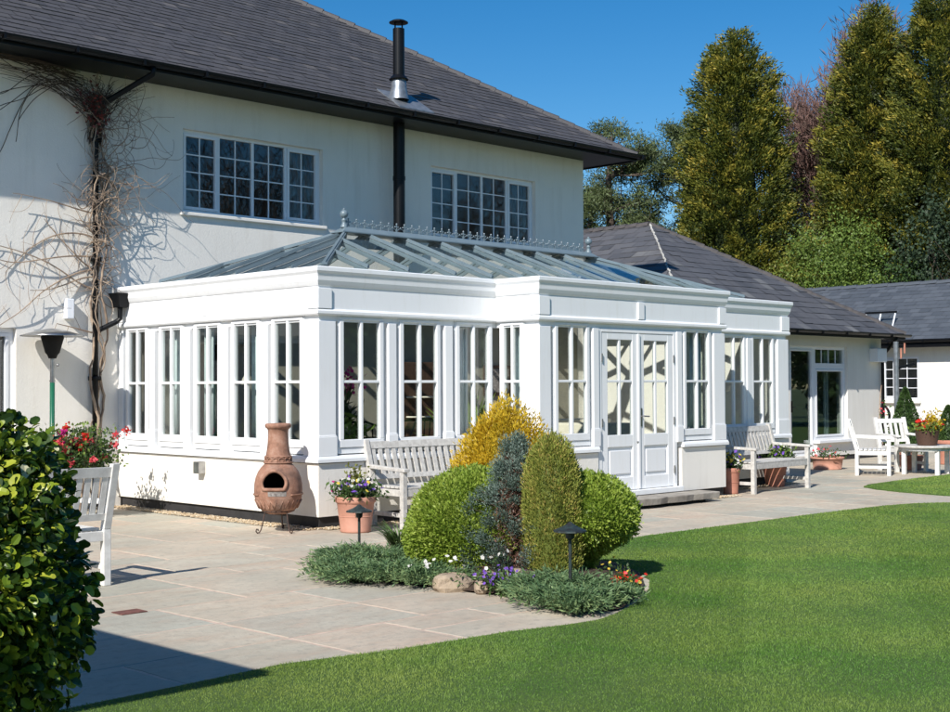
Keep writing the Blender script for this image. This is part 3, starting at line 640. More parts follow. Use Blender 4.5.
def post(f, a, b, base=True, e=0):
    """pilaster between windows with a wider foot"""
    m = MB(f); m.box(a, b, -.09+e*2, .0, .782+e, 2.203+e); m.box(a-.012, b+.012, -.085+e, .012, .768+e, .975-e); m.box(a-.006, b+.006, -.08+e, .006, .975-e, .99-e)
    return m
def orwin(f, g0, g1, z0=.935, z1=2.225):
    """two-light sash round the glass g0..g1"""
    a, b = g0-.075, g1+.075; m = MB(f)
    m.box(a, b, -.085, -.022, .785, .845); m.box(a, b, -.085, -.022, z1+.03, 2.27)
    m.box(a, a+.02, -.085, -.022, .846, z1+.029); m.box(b-.02, b, -.085, -.022, .846, z1+.029)
    o = m.build('window', 'white', org)
    s_ = MB(f); e = .055
    s_.box(g0-e, g1+e, -.07, -.010, z0-.085, z0); s_.box(g0-e, g1+e, -.07, -.010, z1, z1+.03)
    s_.box(g0-e, g0, -.07, -.010, z0, z1); s_.box(g1, g1+e, -.07, -.010, z0, z1)
    s_.build('sash', 'white', o, bevel=.006)
    b_ = MB(f); mid = (g0+g1)/2; zm = 1.56
    b_.box(mid-.018, mid+.018, -.066, -.014, z0, z1); b_.box(g0, g1, -.065, -.015, zm-.015, zm+.015); b_.build('glazing_bars', 'white', o, bevel=.005)
    p_ = MB(f); p_.box(g0, g1, -.048, -.042, z0, z1); p_.build('pane', 'glass', o)
    return o
pils = MB()
def posts(f, spans):
    for a, b in spans:
        q = post(f, a, b, e=0 if f in (F_S, F_R, F_E) else (.002 if f is not F_R2 else .0035)); off = len(pils.v); pils.v += q.v; pils.f += [tuple(i+off for i in ff) for ff in q.f]; pils.a += q.a
        o = q.build('pilaster', 'white', org, bevel=.004)
sg = [(3.90, 3.50), (3.125, 2.70), (2.35, 1.905), (1.575, 1.135), (.80, .345)]
for a, b in sg: orwin(F_S, YW-a, YW-b)
mids = [YW-(sg[i][1]+sg[i+1][0])/2 for i in range(4)]
posts(F_S, [(.0, .115)]+[(m_-.055, m_+.055) for m_ in mids]+[(YW-.235, YW-.0045)])
for a, b in ((.356, .866), (1.22, 1.727), (2.094, 2.575)): orwin(F_A, a, b)
posts(F_A, [(0.0045, .235), (.985, 1.10), (1.85, 1.97)])
orwin(F_R, .115, .38); posts(F_R, [(PB-.22, PB-.0045)])
orwin(F_B, 3.03, 3.545); orwin(F_B, 5.56, 6.055); posts(F_B, [(L1+.0045, L1+.2), (3.66, 3.765), (5.345, 5.45), (6.165, L2-.0045)])
posts(F_R2, [(PB-.22, PB-.0045)]); orwin(F_R2, .12, .38)
orwin(F_C, 6.62, 7.08); orwin(F_C, 7.46, 7.94); orwin(F_C, 8.20, 8.70); posts(F_C, [(L2+.002, L2+.09), (7.20, 7.31), (8.02, 8.12), (8.84, L3)])
m = MB(); m.box(L3-.16, L3-.002, 0.1, YW-.3, .69, 2.6); m.build('end_wall', 'render', org)
# double door
dz0, dz1 = .20, 2.205; DF = F_B
m = MB(DF); m.box(3.765, 3.83, -.09, -.015, .14, 2.205); m.box(5.28, 5.345, -.09, -.015, .14, 2.205); m.box(3.83, 5.28, -.09, -.015, 2.165, 2.205); m.build('door_frame', 'white', org, bevel=.004)
m = MB(DF); m.box(3.72, 5.40, -.09, .05, .135, .198); m.build('threshold', 'white', org, bevel=.006)
for k, (a, b) in enumerate(((3.833, 4.552), (4.556, 5.277))):
    m = MB(DF); st = .115; ga, gb = a+st, b-st
    m.box(a, ga, -.07, -.022, dz0+.005, 2.160); m.box(gb, b, -.07, -.022, dz0+.005, 2.160)
    m.box(ga, gb, -.07, -.022, 2.075, 2.160); m.box(ga, gb, -.07, -.022, dz0+.005, .365); m.box(ga, gb, -.07, -.022, .745, .895)
    dr = m.build('door', 'white', org, bevel=.005)
    m = MB(DF); m.box(ga, gb, -.06, -.044, .365, .745); m.box(ga+.045, gb-.045, -.045, -.028, .41, .70); m.build('panel', 'white', dr, bevel=.006)
    m = MB(DF); mid = (ga+gb)/2; m.box(mid-.018, mid+.018, -.066, -.026, .895, 2.075); m.box(ga, gb, -.065, -.027, 1.545, 1.575); m.build('glazing_bars', 'white', dr, bevel=.004)
    m = MB(DF); m.box(ga, gb, -.048, -.042, .895, 2.075); m.build('pane', 'glass', dr)
    for z in (.42, 1.05, 1.85):
        m = MB(DF); u = a-.004 if k == 0 else b+.004; m.tube([(u, -.008, z-.05), (u, -.008, z+.05)], .011, 8); m.build('hinge', 'steel', dr)
    if k == 1:
        m = MB(DF); m.box(a+.03, a+.062, -.022, -.012, .99, 1.22); m.tube([(a+.046, -.012, 1.12), (a+.046, .03, 1.12), (a+.15, .032, 1.115)], .009, 8); m.build('handle', 'steel', dr)
    else:
        m = MB(DF); m.ball((b-.03, -.012, .80), .014, 8); m.build('knob', 'steel', dr)
m = MB(DF); m.box(4.535, 4.575, -.022, -.004, dz0+.01, 2.155); m.build('door_bead', 'white', org, bevel=.004)
# flat roof ring behind the cornice
LX0, LX1, LY0, LY1, LZ = .40, 8.55, .40, 3.80, 2.83
m = MB(); z0, z1 = 2.60, 2.70
m.box(-.0+.1, LX0, .1, YW-.01, z0, z1); m.box(LX1, L3-.1, .1, YW-.3, z0, z1); m.box(LX0, LX1, .1, LY0, z0, z1); m.box(LX0, LX1, LY1, YW-.01, z0, z1); m.box(L1+.1, L2-.1, -PB+.1, .099, z0, z1)
m.build('flat_roof', 'grey_paint', org)
m = MB(); m.sweep([(LX0, LY1), (LX0, LY0), (LX1, LY0), (LX1, LY1), (LX0, LY1)], [(0, 2.70), (0, LZ), (-.06, LZ+.01), (-.06, 2.60), (-.03, 2.60)]); m.build('lantern_kerb', 'grey_paint', org)
# lantern
lan = thing('lantern_roof', None, None); lan.parent = org
RY, RX0, RX1, RZ = 2.1, 2.08, 6.86, 3.47
cor = [(LX0, LY0), (LX1, LY0), (LX1, LY1), (LX0, LY1)]
def V3(x, y, z): return (x, y, z)
gm = MB(); zb = LZ+.012
def th(P, t=.008):
    gm.hexa([*P, *[(x, y, z+t) for x, y, z in P]]) if len(P) == 4 else None
th([(LX0, LY0, zb), (LX1, LY0, zb), (RX1, RY, RZ), (RX0, RY, RZ)]); th([(LX1, LY1, zb), (LX0, LY1, zb), (RX0, RY, RZ), (RX1, RY, RZ)])
for P in ([(LX0, LY1, zb), (LX0, LY0, zb), (RX0, RY, RZ)], [(LX1, LY0, zb), (LX1, LY1, zb), (RX1, RY, RZ)]): gm.quad(*P)
gm.build('glass', 'roofglass', lan)
def rafter(a, b, w_=.028, nm='rafter'):
    r_ = MB(); a, b = Vector(a)+Vector((0, 0, .02)), Vector(b)+Vector((0, 0, .02)); r_.bar(a, b, w_, .026); r_.bar(a-Vector((0, 0, .05)), b-Vector((0, 0, .05)), w_*.6, .05); r_.bar(a+Vector((0, 0, .02)), b+Vector((0, 0, .02)), w_*.45, .016)
    return r_.build(nm, 'grey_paint', lan)
for (a, b) in (((LX0, LY0, zb), (RX0, RY, RZ)), ((LX1, LY0, zb), (RX1, RY, RZ)), ((LX1, LY1, zb), (RX1, RY, RZ)), ((LX0, LY1, zb), (RX0, RY, RZ))): rafter(a, b, .06, 'hip_bar')
xs = [2.41+.631*k for k in range(7)]
def zz(s): return zb+(RZ-zb)*s
for x in xs:
    rafter((x, LY0, zb), (x, RY, RZ)); rafter((x, LY1, zb), (x, RY, RZ))
for x in (LX0+.63, LX0+1.25, 7.2, 7.85):
    s_ = min((x-LX0)/(RX0-LX0), (LX1-x)/(LX1-RX1), 1); 
    rafter((x, LY0, zb), (x, LY0+(RY-LY0)*s_, zz(s_))); rafter((x, LY1, zb), (x, LY1-(LY1-RY)*s_, zz(s_)))
for y in (LY0+.6, LY0+1.15, RY, LY1-1.15, LY1-.6):
    s_ = min((y-LY0)/(RY-LY0), (LY1-y)/(LY1-RY)); 
    rafter((LX0, y, zb), (LX0+(RX0-LX0)*s_, y, zz(s_))); rafter((LX1, y, zb), (LX1-(LX1-RX1)*s_, y, zz(s_)))
m = MB(); m.hexa([(RX0-.12, RY-.11, RZ+.02), (RX1+.12, RY-.11, RZ+.02), (RX1+.12, RY+.11, RZ+.02), (RX0-.12, RY+.11, RZ+.02), (RX0-.02, RY-.035, RZ+.085), (RX1+.02, RY-.035, RZ+.085), (RX1+.02, RY+.035, RZ+.085), (RX0-.02, RY+.035, RZ+.085)])
m.box(RX0-.14, RX1+.14, RY-.13, RY+.13, RZ+.0, RZ+.02); m.build('ridge_bar', 'grey_paint', lan, bevel=.004)
m = MB(); m.bar((RX0, RY, RZ-.12), (RX1, RY, RZ-.12), .06, .1)
for x in xs[1::2]: m.bar((x, LY0+.1, zb-.05), (x, LY1-.1, zb-.05), .04, .05)
m.build('ridge_beam', 'grey_paint', lan)
for x in (RX0-.02, RX1+.02):
    m = MB(); m.lathe([(.045, 0), (.045, .03), (.028, .045), (.028, .085), (.04, .095), (.02, .11), (.02, .125)], (x, RY, RZ+.075), 16); m.ball((x, RY, RZ+.25), .055, 14); m.ball((x, RY, RZ+.31), .018, 8); m.build('finial', 'grey_paint', lan, smooth=True)
m = MB(); n = 34; st = (RX1-RX0-.1)/n
for i in range(n):
    x = RX0+.05+st*(i+.5); z = RZ+.08; h = st*.5
    P = [(x+h*.92*math.cos(a), RY, z+.055*math.sin(a)) for a in np.linspace(0, math.pi, 9)]; m.tube(P, .006, 5)
    m.bar((x-h, RY, z-.005), (x-h, RY, z+.10), .012, .014, (0, 1, 0)); m.bar((x-h-.026, RY, z+.075), (x-h+.026, RY, z+.075), .012, .014); m.ball((x-h, RY, z+.112), .013, 6)
    m.ball((x-h-.028, RY, z+.075), .010, 6); m.ball((x-h+.028, RY, z+.075), .010, 6); m.ball((x, RY, z+.066), .010, 6)
m.build('ridge_cresting', 'grey_paint', lan)
# floor inside and plaster on the house wall side
m = MB(); m.box(.2, L3-.2, .2, YW-.02, .0, .13); m.box(L1+.2, L2-.2, -PB+.2, .199, .0, .13); m.build('floor', 'floor_in', org)
m = MB(); 
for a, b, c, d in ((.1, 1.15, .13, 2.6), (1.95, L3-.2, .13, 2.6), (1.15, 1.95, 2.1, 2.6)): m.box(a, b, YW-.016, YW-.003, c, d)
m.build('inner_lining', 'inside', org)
# rain hopper at the house end
m = MB(); m.hexa([(-.13, 3.86, 2.52), (-.01, 3.86, 2.52), (-.01, 4.02, 2.52), (-.13, 4.02, 2.52), (-.17, 3.83, 2.68), (-.003, 3.83, 2.68), (-.003, 4.05, 2.68), (-.17, 4.05, 2.68)]); m.box(-.18, -.003, 3.82, 4.06, 2.68, 2.70)
m.tube([(-.08, 3.94, 2.55), (-.08, 3.94, 2.38), (-.12, 3.96, 2.34), (-.34, 4.04, 2.22)], .033, 10); m.build('rain_hopper', 'black', org)
for X in ((2.45, -1),):
    pass
stp = MB(); rr = random.Random(3); P = []
for x in np.linspace(3.35, 5.72, 14): P.append((x, -1.10+rr.uniform(-.02, .02)))
P += [(5.75, -.74), (3.32, -.74)]
t_ = [stp.pt(x, y, .128) for x, y in P]; b_ = [stp.pt(x, y+(.015 if y < -1 else 0), .045) for x, y in P]; stp.face(t_)
for i in range(len(P)): stp.face((t_[i], b_[i], b_[(i+1) % len(P)], t_[(i+1) % len(P)]))
o = thing('door_step', 'long pale stone step below the orangery double door', 'step'); stp.build('stone_slab', 'stone', o, bevel=.012)
m = MB(); m.box(3.5, 5.6, -.95, -.742, -.02, .045); m.build('riser', 'plinth', o)
# orangery wall lamp
m = MB(); m.box(-.10, -.002, 2.13, 2.24, .50, .64); m.build('wall_box', 'steel', bevel=.006, label='small grey metal box on the low orangery wall left of the chiminea', cat='wall box')

# ---- things inside the orangery
def sofa(loc, rz, label, W=1.7, mat='cream_fabric'):
    t = thing('sofa', label, 'sofa', loc, rz)
    m = MB(); m.box(-W/2, W/2, -.4, .4, .12, .34); m.build('base', mat, t, bevel=.03)
    for s in (-1, 1): MB().box(s*W/2-.09*(s > 0)-.0, s*W/2+.09*(s < 0)+.0, -.4, .4, .34, .62).build('arm', mat, t, bevel=.04)
    m = MB(); m.hexa([(-W/2+.1, .2, .34), (W/2-.1, .2, .34), (W/2-.1, .4, .34), (-W/2+.1, .4, .34), (-W/2+.1, .32, .86), (W/2-.1, .32, .86), (W/2-.1, .48, .82), (-W/2+.1, .48, .82)]); m.build('backrest', mat, t, bevel=.05)
    m = MB(); m.box(-W/2+.1, W/2-.1, -.41, .2, .345, .48); m.build('seat_cushion', mat, t, bevel=.04)
    for sx in (-1, 1):
        for sy in (-1, 1): MB().box(sx*(W/2-.1)-.03, sx*(W/2-.1)+.03, sy*.33-.03, sy*.33+.03, 0, .12).build('leg', 'wicker', t)
    return t
sofa((5.6, 1.1, .13), rad(-60), 'cream sofa seen through the orangery double door'); sofa((7.6, 2.9, .13), rad(-20), 'cream sofa deeper inside the orangery behind the right windows')
def bistro(loc, rz, label):
    t = thing('dark_chair', label, 'chair', loc, rz, 'dark chairs inside the orangery')
    MB().box(-.22, .22, -.22, .22, .42, .46).build('seat', 'black', t, bevel=.01)
    m = MB(); m.tube([(-.2, .2, .46), (-.21, .24, .7), (-.14, .27, .9), (0, .28, .95), (.14, .27, .9), (.21, .24, .7), (.2, .2, .46)], .015, 6)
    for x in (-.08, 0, .08): m.tube([(x, .21, .46), (x, .27, .92)], .009, 5)
    m.build('backrest', 'black', t)
    for sx in (-1, 1):
        for sy in (-1, 1): MB().tube([(sx*.19, sy*.19, .42), (sx*.22, sy*.22, 0)], .014, 6).build('leg', 'black', t)
bistro((1.95, 1.4, .13), rad(120), 'dark metal chair just inside the front left orangery windows'); bistro((3.1, 1.9, .13), rad(-70), 'dark metal chair deeper inside the orangery beside a round table')
t = thing('round_table', 'small dark round table between chairs inside the orangery', 'table', (2.5, 1.6, .13))
m = MB(); m.lathe([(.001, .7), (.45, .7), (.45, .73), (.001, .73)], n=24); m.build('tabletop', 'wicker', t); m = MB(); m.lathe([(.22, 0), (.2, .02), (.03, .05), (.03, .7)], n=14); m.build('pedestal', 'black', t)
t = thing('potted_orchid', 'magenta flowers on tall stems inside the orangery corner window', 'potted plant', (.95, .75, .13))
m = MB(); m.lathe([(.09, 0), (.12, .9), (.11, .9), (.08, .8)], n=14); m.build('stand', 'inside', t)
leafmesh('flowers', [kites(R.normal(size=(90, 3))*(.10, .10, .09)+(.0, 0, 1.42), R.normal(size=(90, 3)), .06, .05)], 'magenta', t)
leafmesh('leaf_cluster', [kites(R.normal(size=(60, 3))*(.05, .05, .08)+(0, 0, 1.0), R.normal(size=(60, 3))+(0, 0, 1.2), .28, .05)], 'dark_ivy', t)
t = thing('potted_palm', 'green leafy pot plant behind the front left orangery window', 'potted plant', (.75, .45, .13))
m = MB(); m.lathe([(.11, 0), (.15, .28), (.13, .28), (.1, .2)], n=14); m.build('pot', 'terra', t)
leafmesh('leaf_cluster', [kites(np.tile((0, 0, .35), (130, 1))+R.normal(size=(130, 3))*.12+(0, 0, .45), R.normal(size=(130, 3))+(0, 0, .6), .2, .05)], 'broad', t)
def curtain(x0, y0, x1, y1, label, z0=.75, z1=2.22):
    m = MB(); n = 40; P = []
    for i in range(n+1):
        f_ = i/n; dx, dy = x1-x0, y1-y0; L = math.hypot(dx, dy); o_ = .022*math.sin(f_*L*75)+.008*math.sin(f_*L*190)
        P.append((x0+dx*f_-dy/L*o_, y0+dy*f_+dx/L*o_))
    A = [m.pt(x, y, z0) for x, y in P]; B = [m.pt(x, y, z1) for x, y in P]
    for i in range(n): m.face((A[i], A[i+1], B[i+1], B[i]))
    o = m.build('curtain', 'blue_fabric', smooth=True, label=label, cat='curtain', group='pale curtains inside the orangery')
    so_ = o.modifiers.new('th', 'SOLIDIFY'); so_.thickness = .004
curtain(2.05, .17, 2.36, .17, 'pale blue curtain in the front window beside the inner corner of the orangery')
curtain(L1+.17, -.1, L1+.17, -.3, 'pale curtain behind the narrow return window of the orangery')
curtain(.17, .30, .17, .52, 'pale curtain in the side window nearest the chiminea')
curtain(.17, 1.30, .17, 1.44, 'pale curtain at the right edge of the fourth side window'); curtain(.17, 2.62, .17, 3.15, 'pale curtain filling the second side window from the house wall'); curtain(.17, 2.2, .17, 2.38, 'pale curtain at one edge of the middle side window')
curtain(8.2, .2, 8.45, .2, 'pale curtain in the last front window beside the wing')
curtain(5.85, -PB+.17, 6.07, -PB+.17, 'pale curtain in the front window right of the double door')

t = thing('dresser', 'dark wooden dresser against the back wall inside the orangery', 'dresser', (5.2, 3.85, .13))
MB().box(-.7, .7, -.22, .22, 0, .85).build('cabinet', 'wicker', t, bevel=.01); MB().box(-.65, .65, .02, .2, .87, 1.75).build('shelf_unit', 'wicker', t, bevel=.01)
for z in (1.1, 1.4):
    for x in (-.4, -.1, .25): m = MB(); m.lathe([(.01, .02), (.09, .0), (.11, .01), (.10, .03)], (x, 0, z-.2), 14); m.build('plate', 'cream_fabric', t)
t = thing('framed_picture', 'framed dark picture on the back wall inside the orangery', 'picture', (6.9, 4.09, 1.6)); MB().box(-.32, .32, -.012, .012, -.25, .25).build('frame', 'wicker', t); MB().box(-.26, .26, -.018, -.0125, -.19, .19).build('canvas', 'ash', t)
t = thing('potted_palm', 'tall leafy palm in the middle of the orangery behind the door', 'potted plant', (4.7, 2.5, .13)); m = MB(); m.lathe([(.15, 0), (.2, .35), (.18, .35), (.14, .25)], n=16); m.build('pot', 'terra', t)
P_ = R.normal(size=(70, 3))*.02+(0, 0, .5); D_ = R.normal(size=(70, 3))+(0, 0, 1.1); leafmesh('leaf_blades', [kites(P_, D_, .9, .07)], 'broad', t)
# ================================================================== furniture
def bench(loc, rz, label, W=1.5, mat='oak', cat='bench', name='garden_bench', group='slatted teak benches on the patio', seat=.43, top=.90, nsl=None):
    t = thing(name, label, cat, loc, rz, group)
    h = W/2; FYb, RYb = -.27, .24; lean = .13
    def by(z): return RYb + max(0, z-seat)*lean/(top-seat)
    for s in (-1, 1):
        MB().hexa([(s*h-.03, FYb-.03, 0), (s*h+.03, FYb-.03, 0), (s*h+.03, FYb+.03, 0), (s*h-.03, FYb+.03, 0), (s*h-.03, FYb-.03, .60), (s*h+.03, FYb-.03, .60), (s*h+.03, FYb+.03, .60), (s*h-.03, FYb+.03, .60)]).build('leg', mat, t, bevel=.004)
        m = MB(); z_ = [0, seat, top+.03]; P = []
        for a, b in zip(z_, z_[1:]):
            ya, yb = by(a), by(b); m.hexa([(s*h-.03, ya-.03, a), (s*h+.03, ya-.03, a), (s*h+.03, ya+.03, a), (s*h-.03, ya+.03, a), (s*h-.03, yb-.028, b), (s*h+.03, yb-.028, b), (s*h+.03, yb+.028, b), (s*h-.03, yb+.028, b)])
        m.build('leg', mat, t, bevel=.004)
        m = MB(); m.hexa([(s*h-.04, FYb-.06, .60), (s*h+.04, FYb-.06, .60), (s*h+.035, by(.64), .62), (s*h-.035, by(.64), .62), (s*h-.04, FYb-.06, .635), (s*h+.04, FYb-.06, .635), (s*h+.035, by(.64), .66), (s*h-.035, by(.64), .66)])
        m.build('armrest', mat, t, bevel=.006)
        MB().box(s*h-.018, s*h+.018, FYb+.03, RYb-.03, .12, .165).build('stretcher', mat, t, bevel=.003)
    m = MB(); m.box(-h+.03, h-.03, FYb-.018, FYb+.018, seat-.09, seat-.015)
    m.box(-h+.03, h-.03, RYb-.018, RYb+.018, seat-.09, seat-.015)
    for s in (-1, 1): m.box(s*h-.018, s*h+.018, FYb+.03, RYb-.03, seat-.09, seat-.02)
    m.build('seat_rail', mat, t, bevel=.003)
    m = MB(); n = 7
    for i in range(n):
        y = FYb-.02+i*(RYb-FYb-.0)/n; m.box(-h+.032, h-.032, y, y+.056, seat-.013, seat+.008)
    m.build('seat', mat, t, bevel=.003)
    m = MB()
    def rail(z0, z1, w_=.034):
        m.hexa([(-h+.03, by(z0)-w_/2, z0), (h-.03, by(z0)-w_/2, z0), (h-.03, by(z0)+w_/2, z0), (-h+.03, by(z0)+w_/2, z0), (-h+.03, by(z1)-w_/2, z1), (h-.03, by(z1)-w_/2, z1), (h-.03, by(z1)+w_/2, z1), (-h+.03, by(z1)+w_/2, z1)])
    rail(top-.07, top+.005, .03); rail(seat+.07, seat+.12)
    n = nsl or max(5, int(W/.098)); 
    hw = min(.025, .31*(W-.06)/n)
    for i in range(n):
        x = -h+.03+(i+.5)*(W-.06)/n; a, b = seat+.10, top-.055
        m.hexa([(x-hw, by(a)-.009, a), (x+hw, by(a)-.009, a), (x+hw, by(a)+.009, a), (x-hw, by(a)+.009, a), (x-hw, by(b)-.009, b), (x+hw, by(b)-.009, b), (x+hw, by(b)+.009, b), (x-hw, by(b)+.009, b)])
    m.build('backrest', mat, t)
    return t
bench((1.40, -.38, 0), rad(-2), 'weathered slatted bench behind the clipped shrubs, beside the purple pansy pot', 1.50)
bench((7.68, -.50, 0), rad(2), 'weathered slatted bench between two terracotta pots right of the double door', 1.48)
bench((-4.30, -1.71, 0), rad(180), 'slatted bench seen from behind beside the glossy bush at left', 1.46, mat='oakpale', nsl=20)
bench((11.72, .02, 0), rad(27.5), 'white slatted garden armchair seen from the side, left of the low table', .60, 'oakpale', 'armchair', 'garden_armchair', 'white slatted armchairs at the low table')
bench((12.95, .12, 0), rad(-28), 'white slatted garden armchair behind the low table facing the lawn', .58, 'oakpale', 'armchair', 'garden_armchair', 'white slatted armchairs at the low table')
t = thing('low_table', 'low round white slatted table holding a wicker flower basket', 'table', (12.48, -.55, 0), rad(10))
m = MB(); m.lathe([(.001, .455), (.50, .455), (.50, .485), (.001, .485)], n=36); m.build('tabletop', 'oak', t, bevel=.004)
m = MB(); m.lathe([(.40, .40), (.44, .40), (.44, .452), (.40, .452), (.40, .40)], n=36); m.build('apron', 'oakpale', t)
for a in range(4):
    x, y = .39*math.cos(a*math.pi/2+.785), .39*math.sin(a*math.pi/2+.785); MB().box(x-.035, x+.035, y-.035, y+.035, 0, .452).build('leg', 'oakpale', t, bevel=.004)

# ---- chiminea
CH = (-.42, .14)
t = thing('chiminea', 'round clay chiminea with tall neck on a curled iron stand beside the orangery corner', 'chiminea', (CH[0], CH[1], 0), rad(222))
outer = [(.02, .185), (.10, .19), (.15, .21), (.195, .25), (.225, .30), (.243, .36), (.25, .43), (.247, .50), (.235, .565), (.21, .625), (.18, .67), (.15, .70), (.135, .715)]
fine = []
for (a, b) in zip(outer, outer[1:]):
    for k in range(5): f_ = k/5; fine.append((a[0]+(b[0]-a[0])*f_, a[1]+(b[1]-a[1])*f_))
fine.append(outer[-1])
OZ, OW, OH = .455, .128, .19
def hole(a, z):
    a = (a+math.pi) % (2*math.pi)-math.pi; x = a*.235
    if not OZ <= z <= OZ+OH: return False
    q = (z-OZ)/OH; return abs(x) < OW*math.sqrt(max(0, 1-(max(0, q-.35)/.65)**2))*(.86+.14*min(1, q/.2))
m = MB(); m.lathe(fine, n=120, skip=hole); m.build('pot_body', 'clay', t, smooth=True)
m = MB(); m.lathe([(max(.01, r-.03), z) for r, z in fine], n=60, skip=hole); m.build('firebox', 'soot', t)
m = MB(); P = []
for k in range(44):
    a = 2*math.pi*k/44; c, s_ = math.cos(a), math.sin(a)
    z = OZ+(OH*(.35+.65*s_) if s_ > 0 else OH*.35*(1+max(-1, s_*1.8))); x = OW*c*(1 if s_ > 0 else (1-.1*abs(s_)))
    rr_ = np.interp(z, [q[1] for q in outer], [q[0] for q in outer])+.004; an = x/.235; P.append((rr_*math.cos(an), rr_*math.sin(an), z))
m.tube(P+[P[0], P[1]], .019, 10, cap=False); m.build('mouth_rim', 'clay', t, smooth=True)
m = MB(); P = [((.247)*math.cos(a), (.247)*math.sin(a), .447) for a in np.linspace(-.45, .45, 12)]; m.tube(P, .014, 8)
for i in range(12):
    for j in range(4):
        q = lambda a, z: ((np.interp(z, [q[1] for q in outer], [q[0] for q in outer])+.0035)*math.cos(a), (np.interp(z, [q[1] for q in outer], [q[0] for q in outer])+.0035)*math.sin(a), z)
        a0_, a1_ = -.38+.76*i/12+.15, -.38+.76*(i+1)/12+.15; z0_, z1_ = .385+.012*j, .385+.012*(j+1); m.quad(q(a0_, z0_), q(a1_, z0_), q(a1_, z1_), q(a0_, z1_))
m.build('hearth_lip', 'ash', t, smooth=True)
m = MB(); m.lathe([(.140, .712), (.132, .78), (.118, .85), (.108, .93), (.104, 1.0), (.106, 1.06), (.118, 1.075), (.132, 1.085), (.137, 1.105), (.128, 1.125), (.10, 1.128), (.085, 1.12), (.083, .9), (.1, .72)], n=40, wob=.012); m.build('neck', 'clay', t, smooth=True)
m = MB()
for a in range(14):
    A = 2*math.pi*a/14; P = []
    for k in range(12):
        th_ = A+.20*math.cos(2*math.pi*k/11*.9); zz_ = .752+.022*math.sin(2*math.pi*k/11*.9); P.append((.140*math.cos(th_), .140*math.sin(th_), zz_))
    m.tube(P, .0065, 6)
for z in (.722, .785): m.tube([((.146 if z < .75 else .134)*math.cos(a), (.146 if z < .75 else .134)*math.sin(a), z) for a in np.linspace(0, 2*math.pi, 41)], .009, 6, cap=False)
m.build('neck_band', 'clay', t, smooth=True)
m = MB()
for z in (.395,): m.tube([(.251*math.cos(a), .251*math.sin(a), z) for a in np.linspace(.75, 2*math.pi-.75, 51)], .009, 6)
P = []
for k in range(49):
    z = .335 if k % 2 else .255; r_ = np.interp(z, [q[1] for q in outer], [q[0] for q in outer])+.002; a = 2*math.pi*k/48; P.append((r_*math.cos(a), r_*math.sin(a), z))
m.tube(P, .009, 6); m.build('relief_band', 'clay', t, smooth=True)
m = MB(); m.tube([(.165*math.cos(a), .165*math.sin(a), .222) for a in np.linspace(0, 2*math.pi, 33)], .007, 6, cap=False); m.build('stand_ring', 'rust', t)
for a in (-.75, .75, math.pi):
    c, s_ = math.cos(a), math.sin(a); P = [(.165, .222), (.19, .12), (.215, .04), (.235, .012), (.262, .008), (.278, .03), (.268, .05), (.252, .045), (.25, .03)]
    MB().tube([(r_*c, r_*s_, z) for r_, z in P], .0065, 6).build('leg', 'rust', t, smooth=True)

# ---- patio heater
t = thing('patio_heater', 'patio heater with wide flat steel hood on a green pole before the house wall', 'patio heater', (-1.10, 3.735, 0))
m = MB(); m.lathe([(.37, 2.125), (.372, 2.135), (.20, 2.185), (.06, 2.215), (.005, 2.22)], n=40); m.lathe([(.366, 2.128), (.19, 2.178), (.005, 2.205)], n=40); m.build('hood', 'steel', t, smooth=True)
m = MB(); m.lathe([(.045, 1.86), (.06, 1.90), (.085, 1.93), (.12, 2.06), (.135, 2.11), (.12, 2.16), (.01, 2.17)], n=28); m.build('burner', 'soot', t, smooth=True)
m = MB(); m.lathe([(.028, 1.56), (.028, 1.86)], n=16); m.lathe([(.034, 1.58), (.034, 1.60)], n=16); m.ball((.055, -.03, 1.78), .02, 8); m.build('neck', 'steel', t, smooth=True)
m = MB(); m.lathe([(.03, .08), (.03, 1.57), (.001, 1.575)], n=16); m.build('pole', 'green_metal', t, smooth=True)
m = MB(); m.lathe([(.25, 0), (.25, .06), (.18, .09), (.17, .62), (.10, .66), (.03, .66)], n=28); m.build('base', 'green_metal', t, smooth=True)

# ---- box on the house wall, left
m = MB(); m.box(-.76, -.66, YW-.10, YW-.002, 2.36, 2.61); m.build('alarm_box', 'upvc', bevel=.01, label='small white box on the cream house wall just above the patio heater', cat='wall box')

# ---- path lamps
def lamp(loc, label, H):
    t = thing('path_light', label, 'path light', loc, 0, 'small pagoda path lights in the bed')
    m = MB(); m.tube([(0, 0, 0), (0, 0, H-.085)], .0125, 10); m.build('stem', 'lampmetal', t)
    m = MB(); m.lathe([(.012, H-.10), (.03, H-.085), (.034, H-.04), (.03, H-.03)], n=14); m.build('lantern', 'lampmetal', t)
    m = MB(); m.lathe([(.118, H-.042), (.116, H-.032), (.06, H-.01), (.028, H+.008), (.012, H+.022), (.001, H+.026)], n=12); m.lathe([(.116, H-.040), (.03, H-.022), (.001, H-.02)], n=12); m.build('hat', 'lampmetal', t)
lamp((-1.16, -2.06, .02), 'dark path light in front of the pansy pot', .42); lamp((-1.79, -5.08, .02), 'dark path light in front of the golden column conifer', .52)

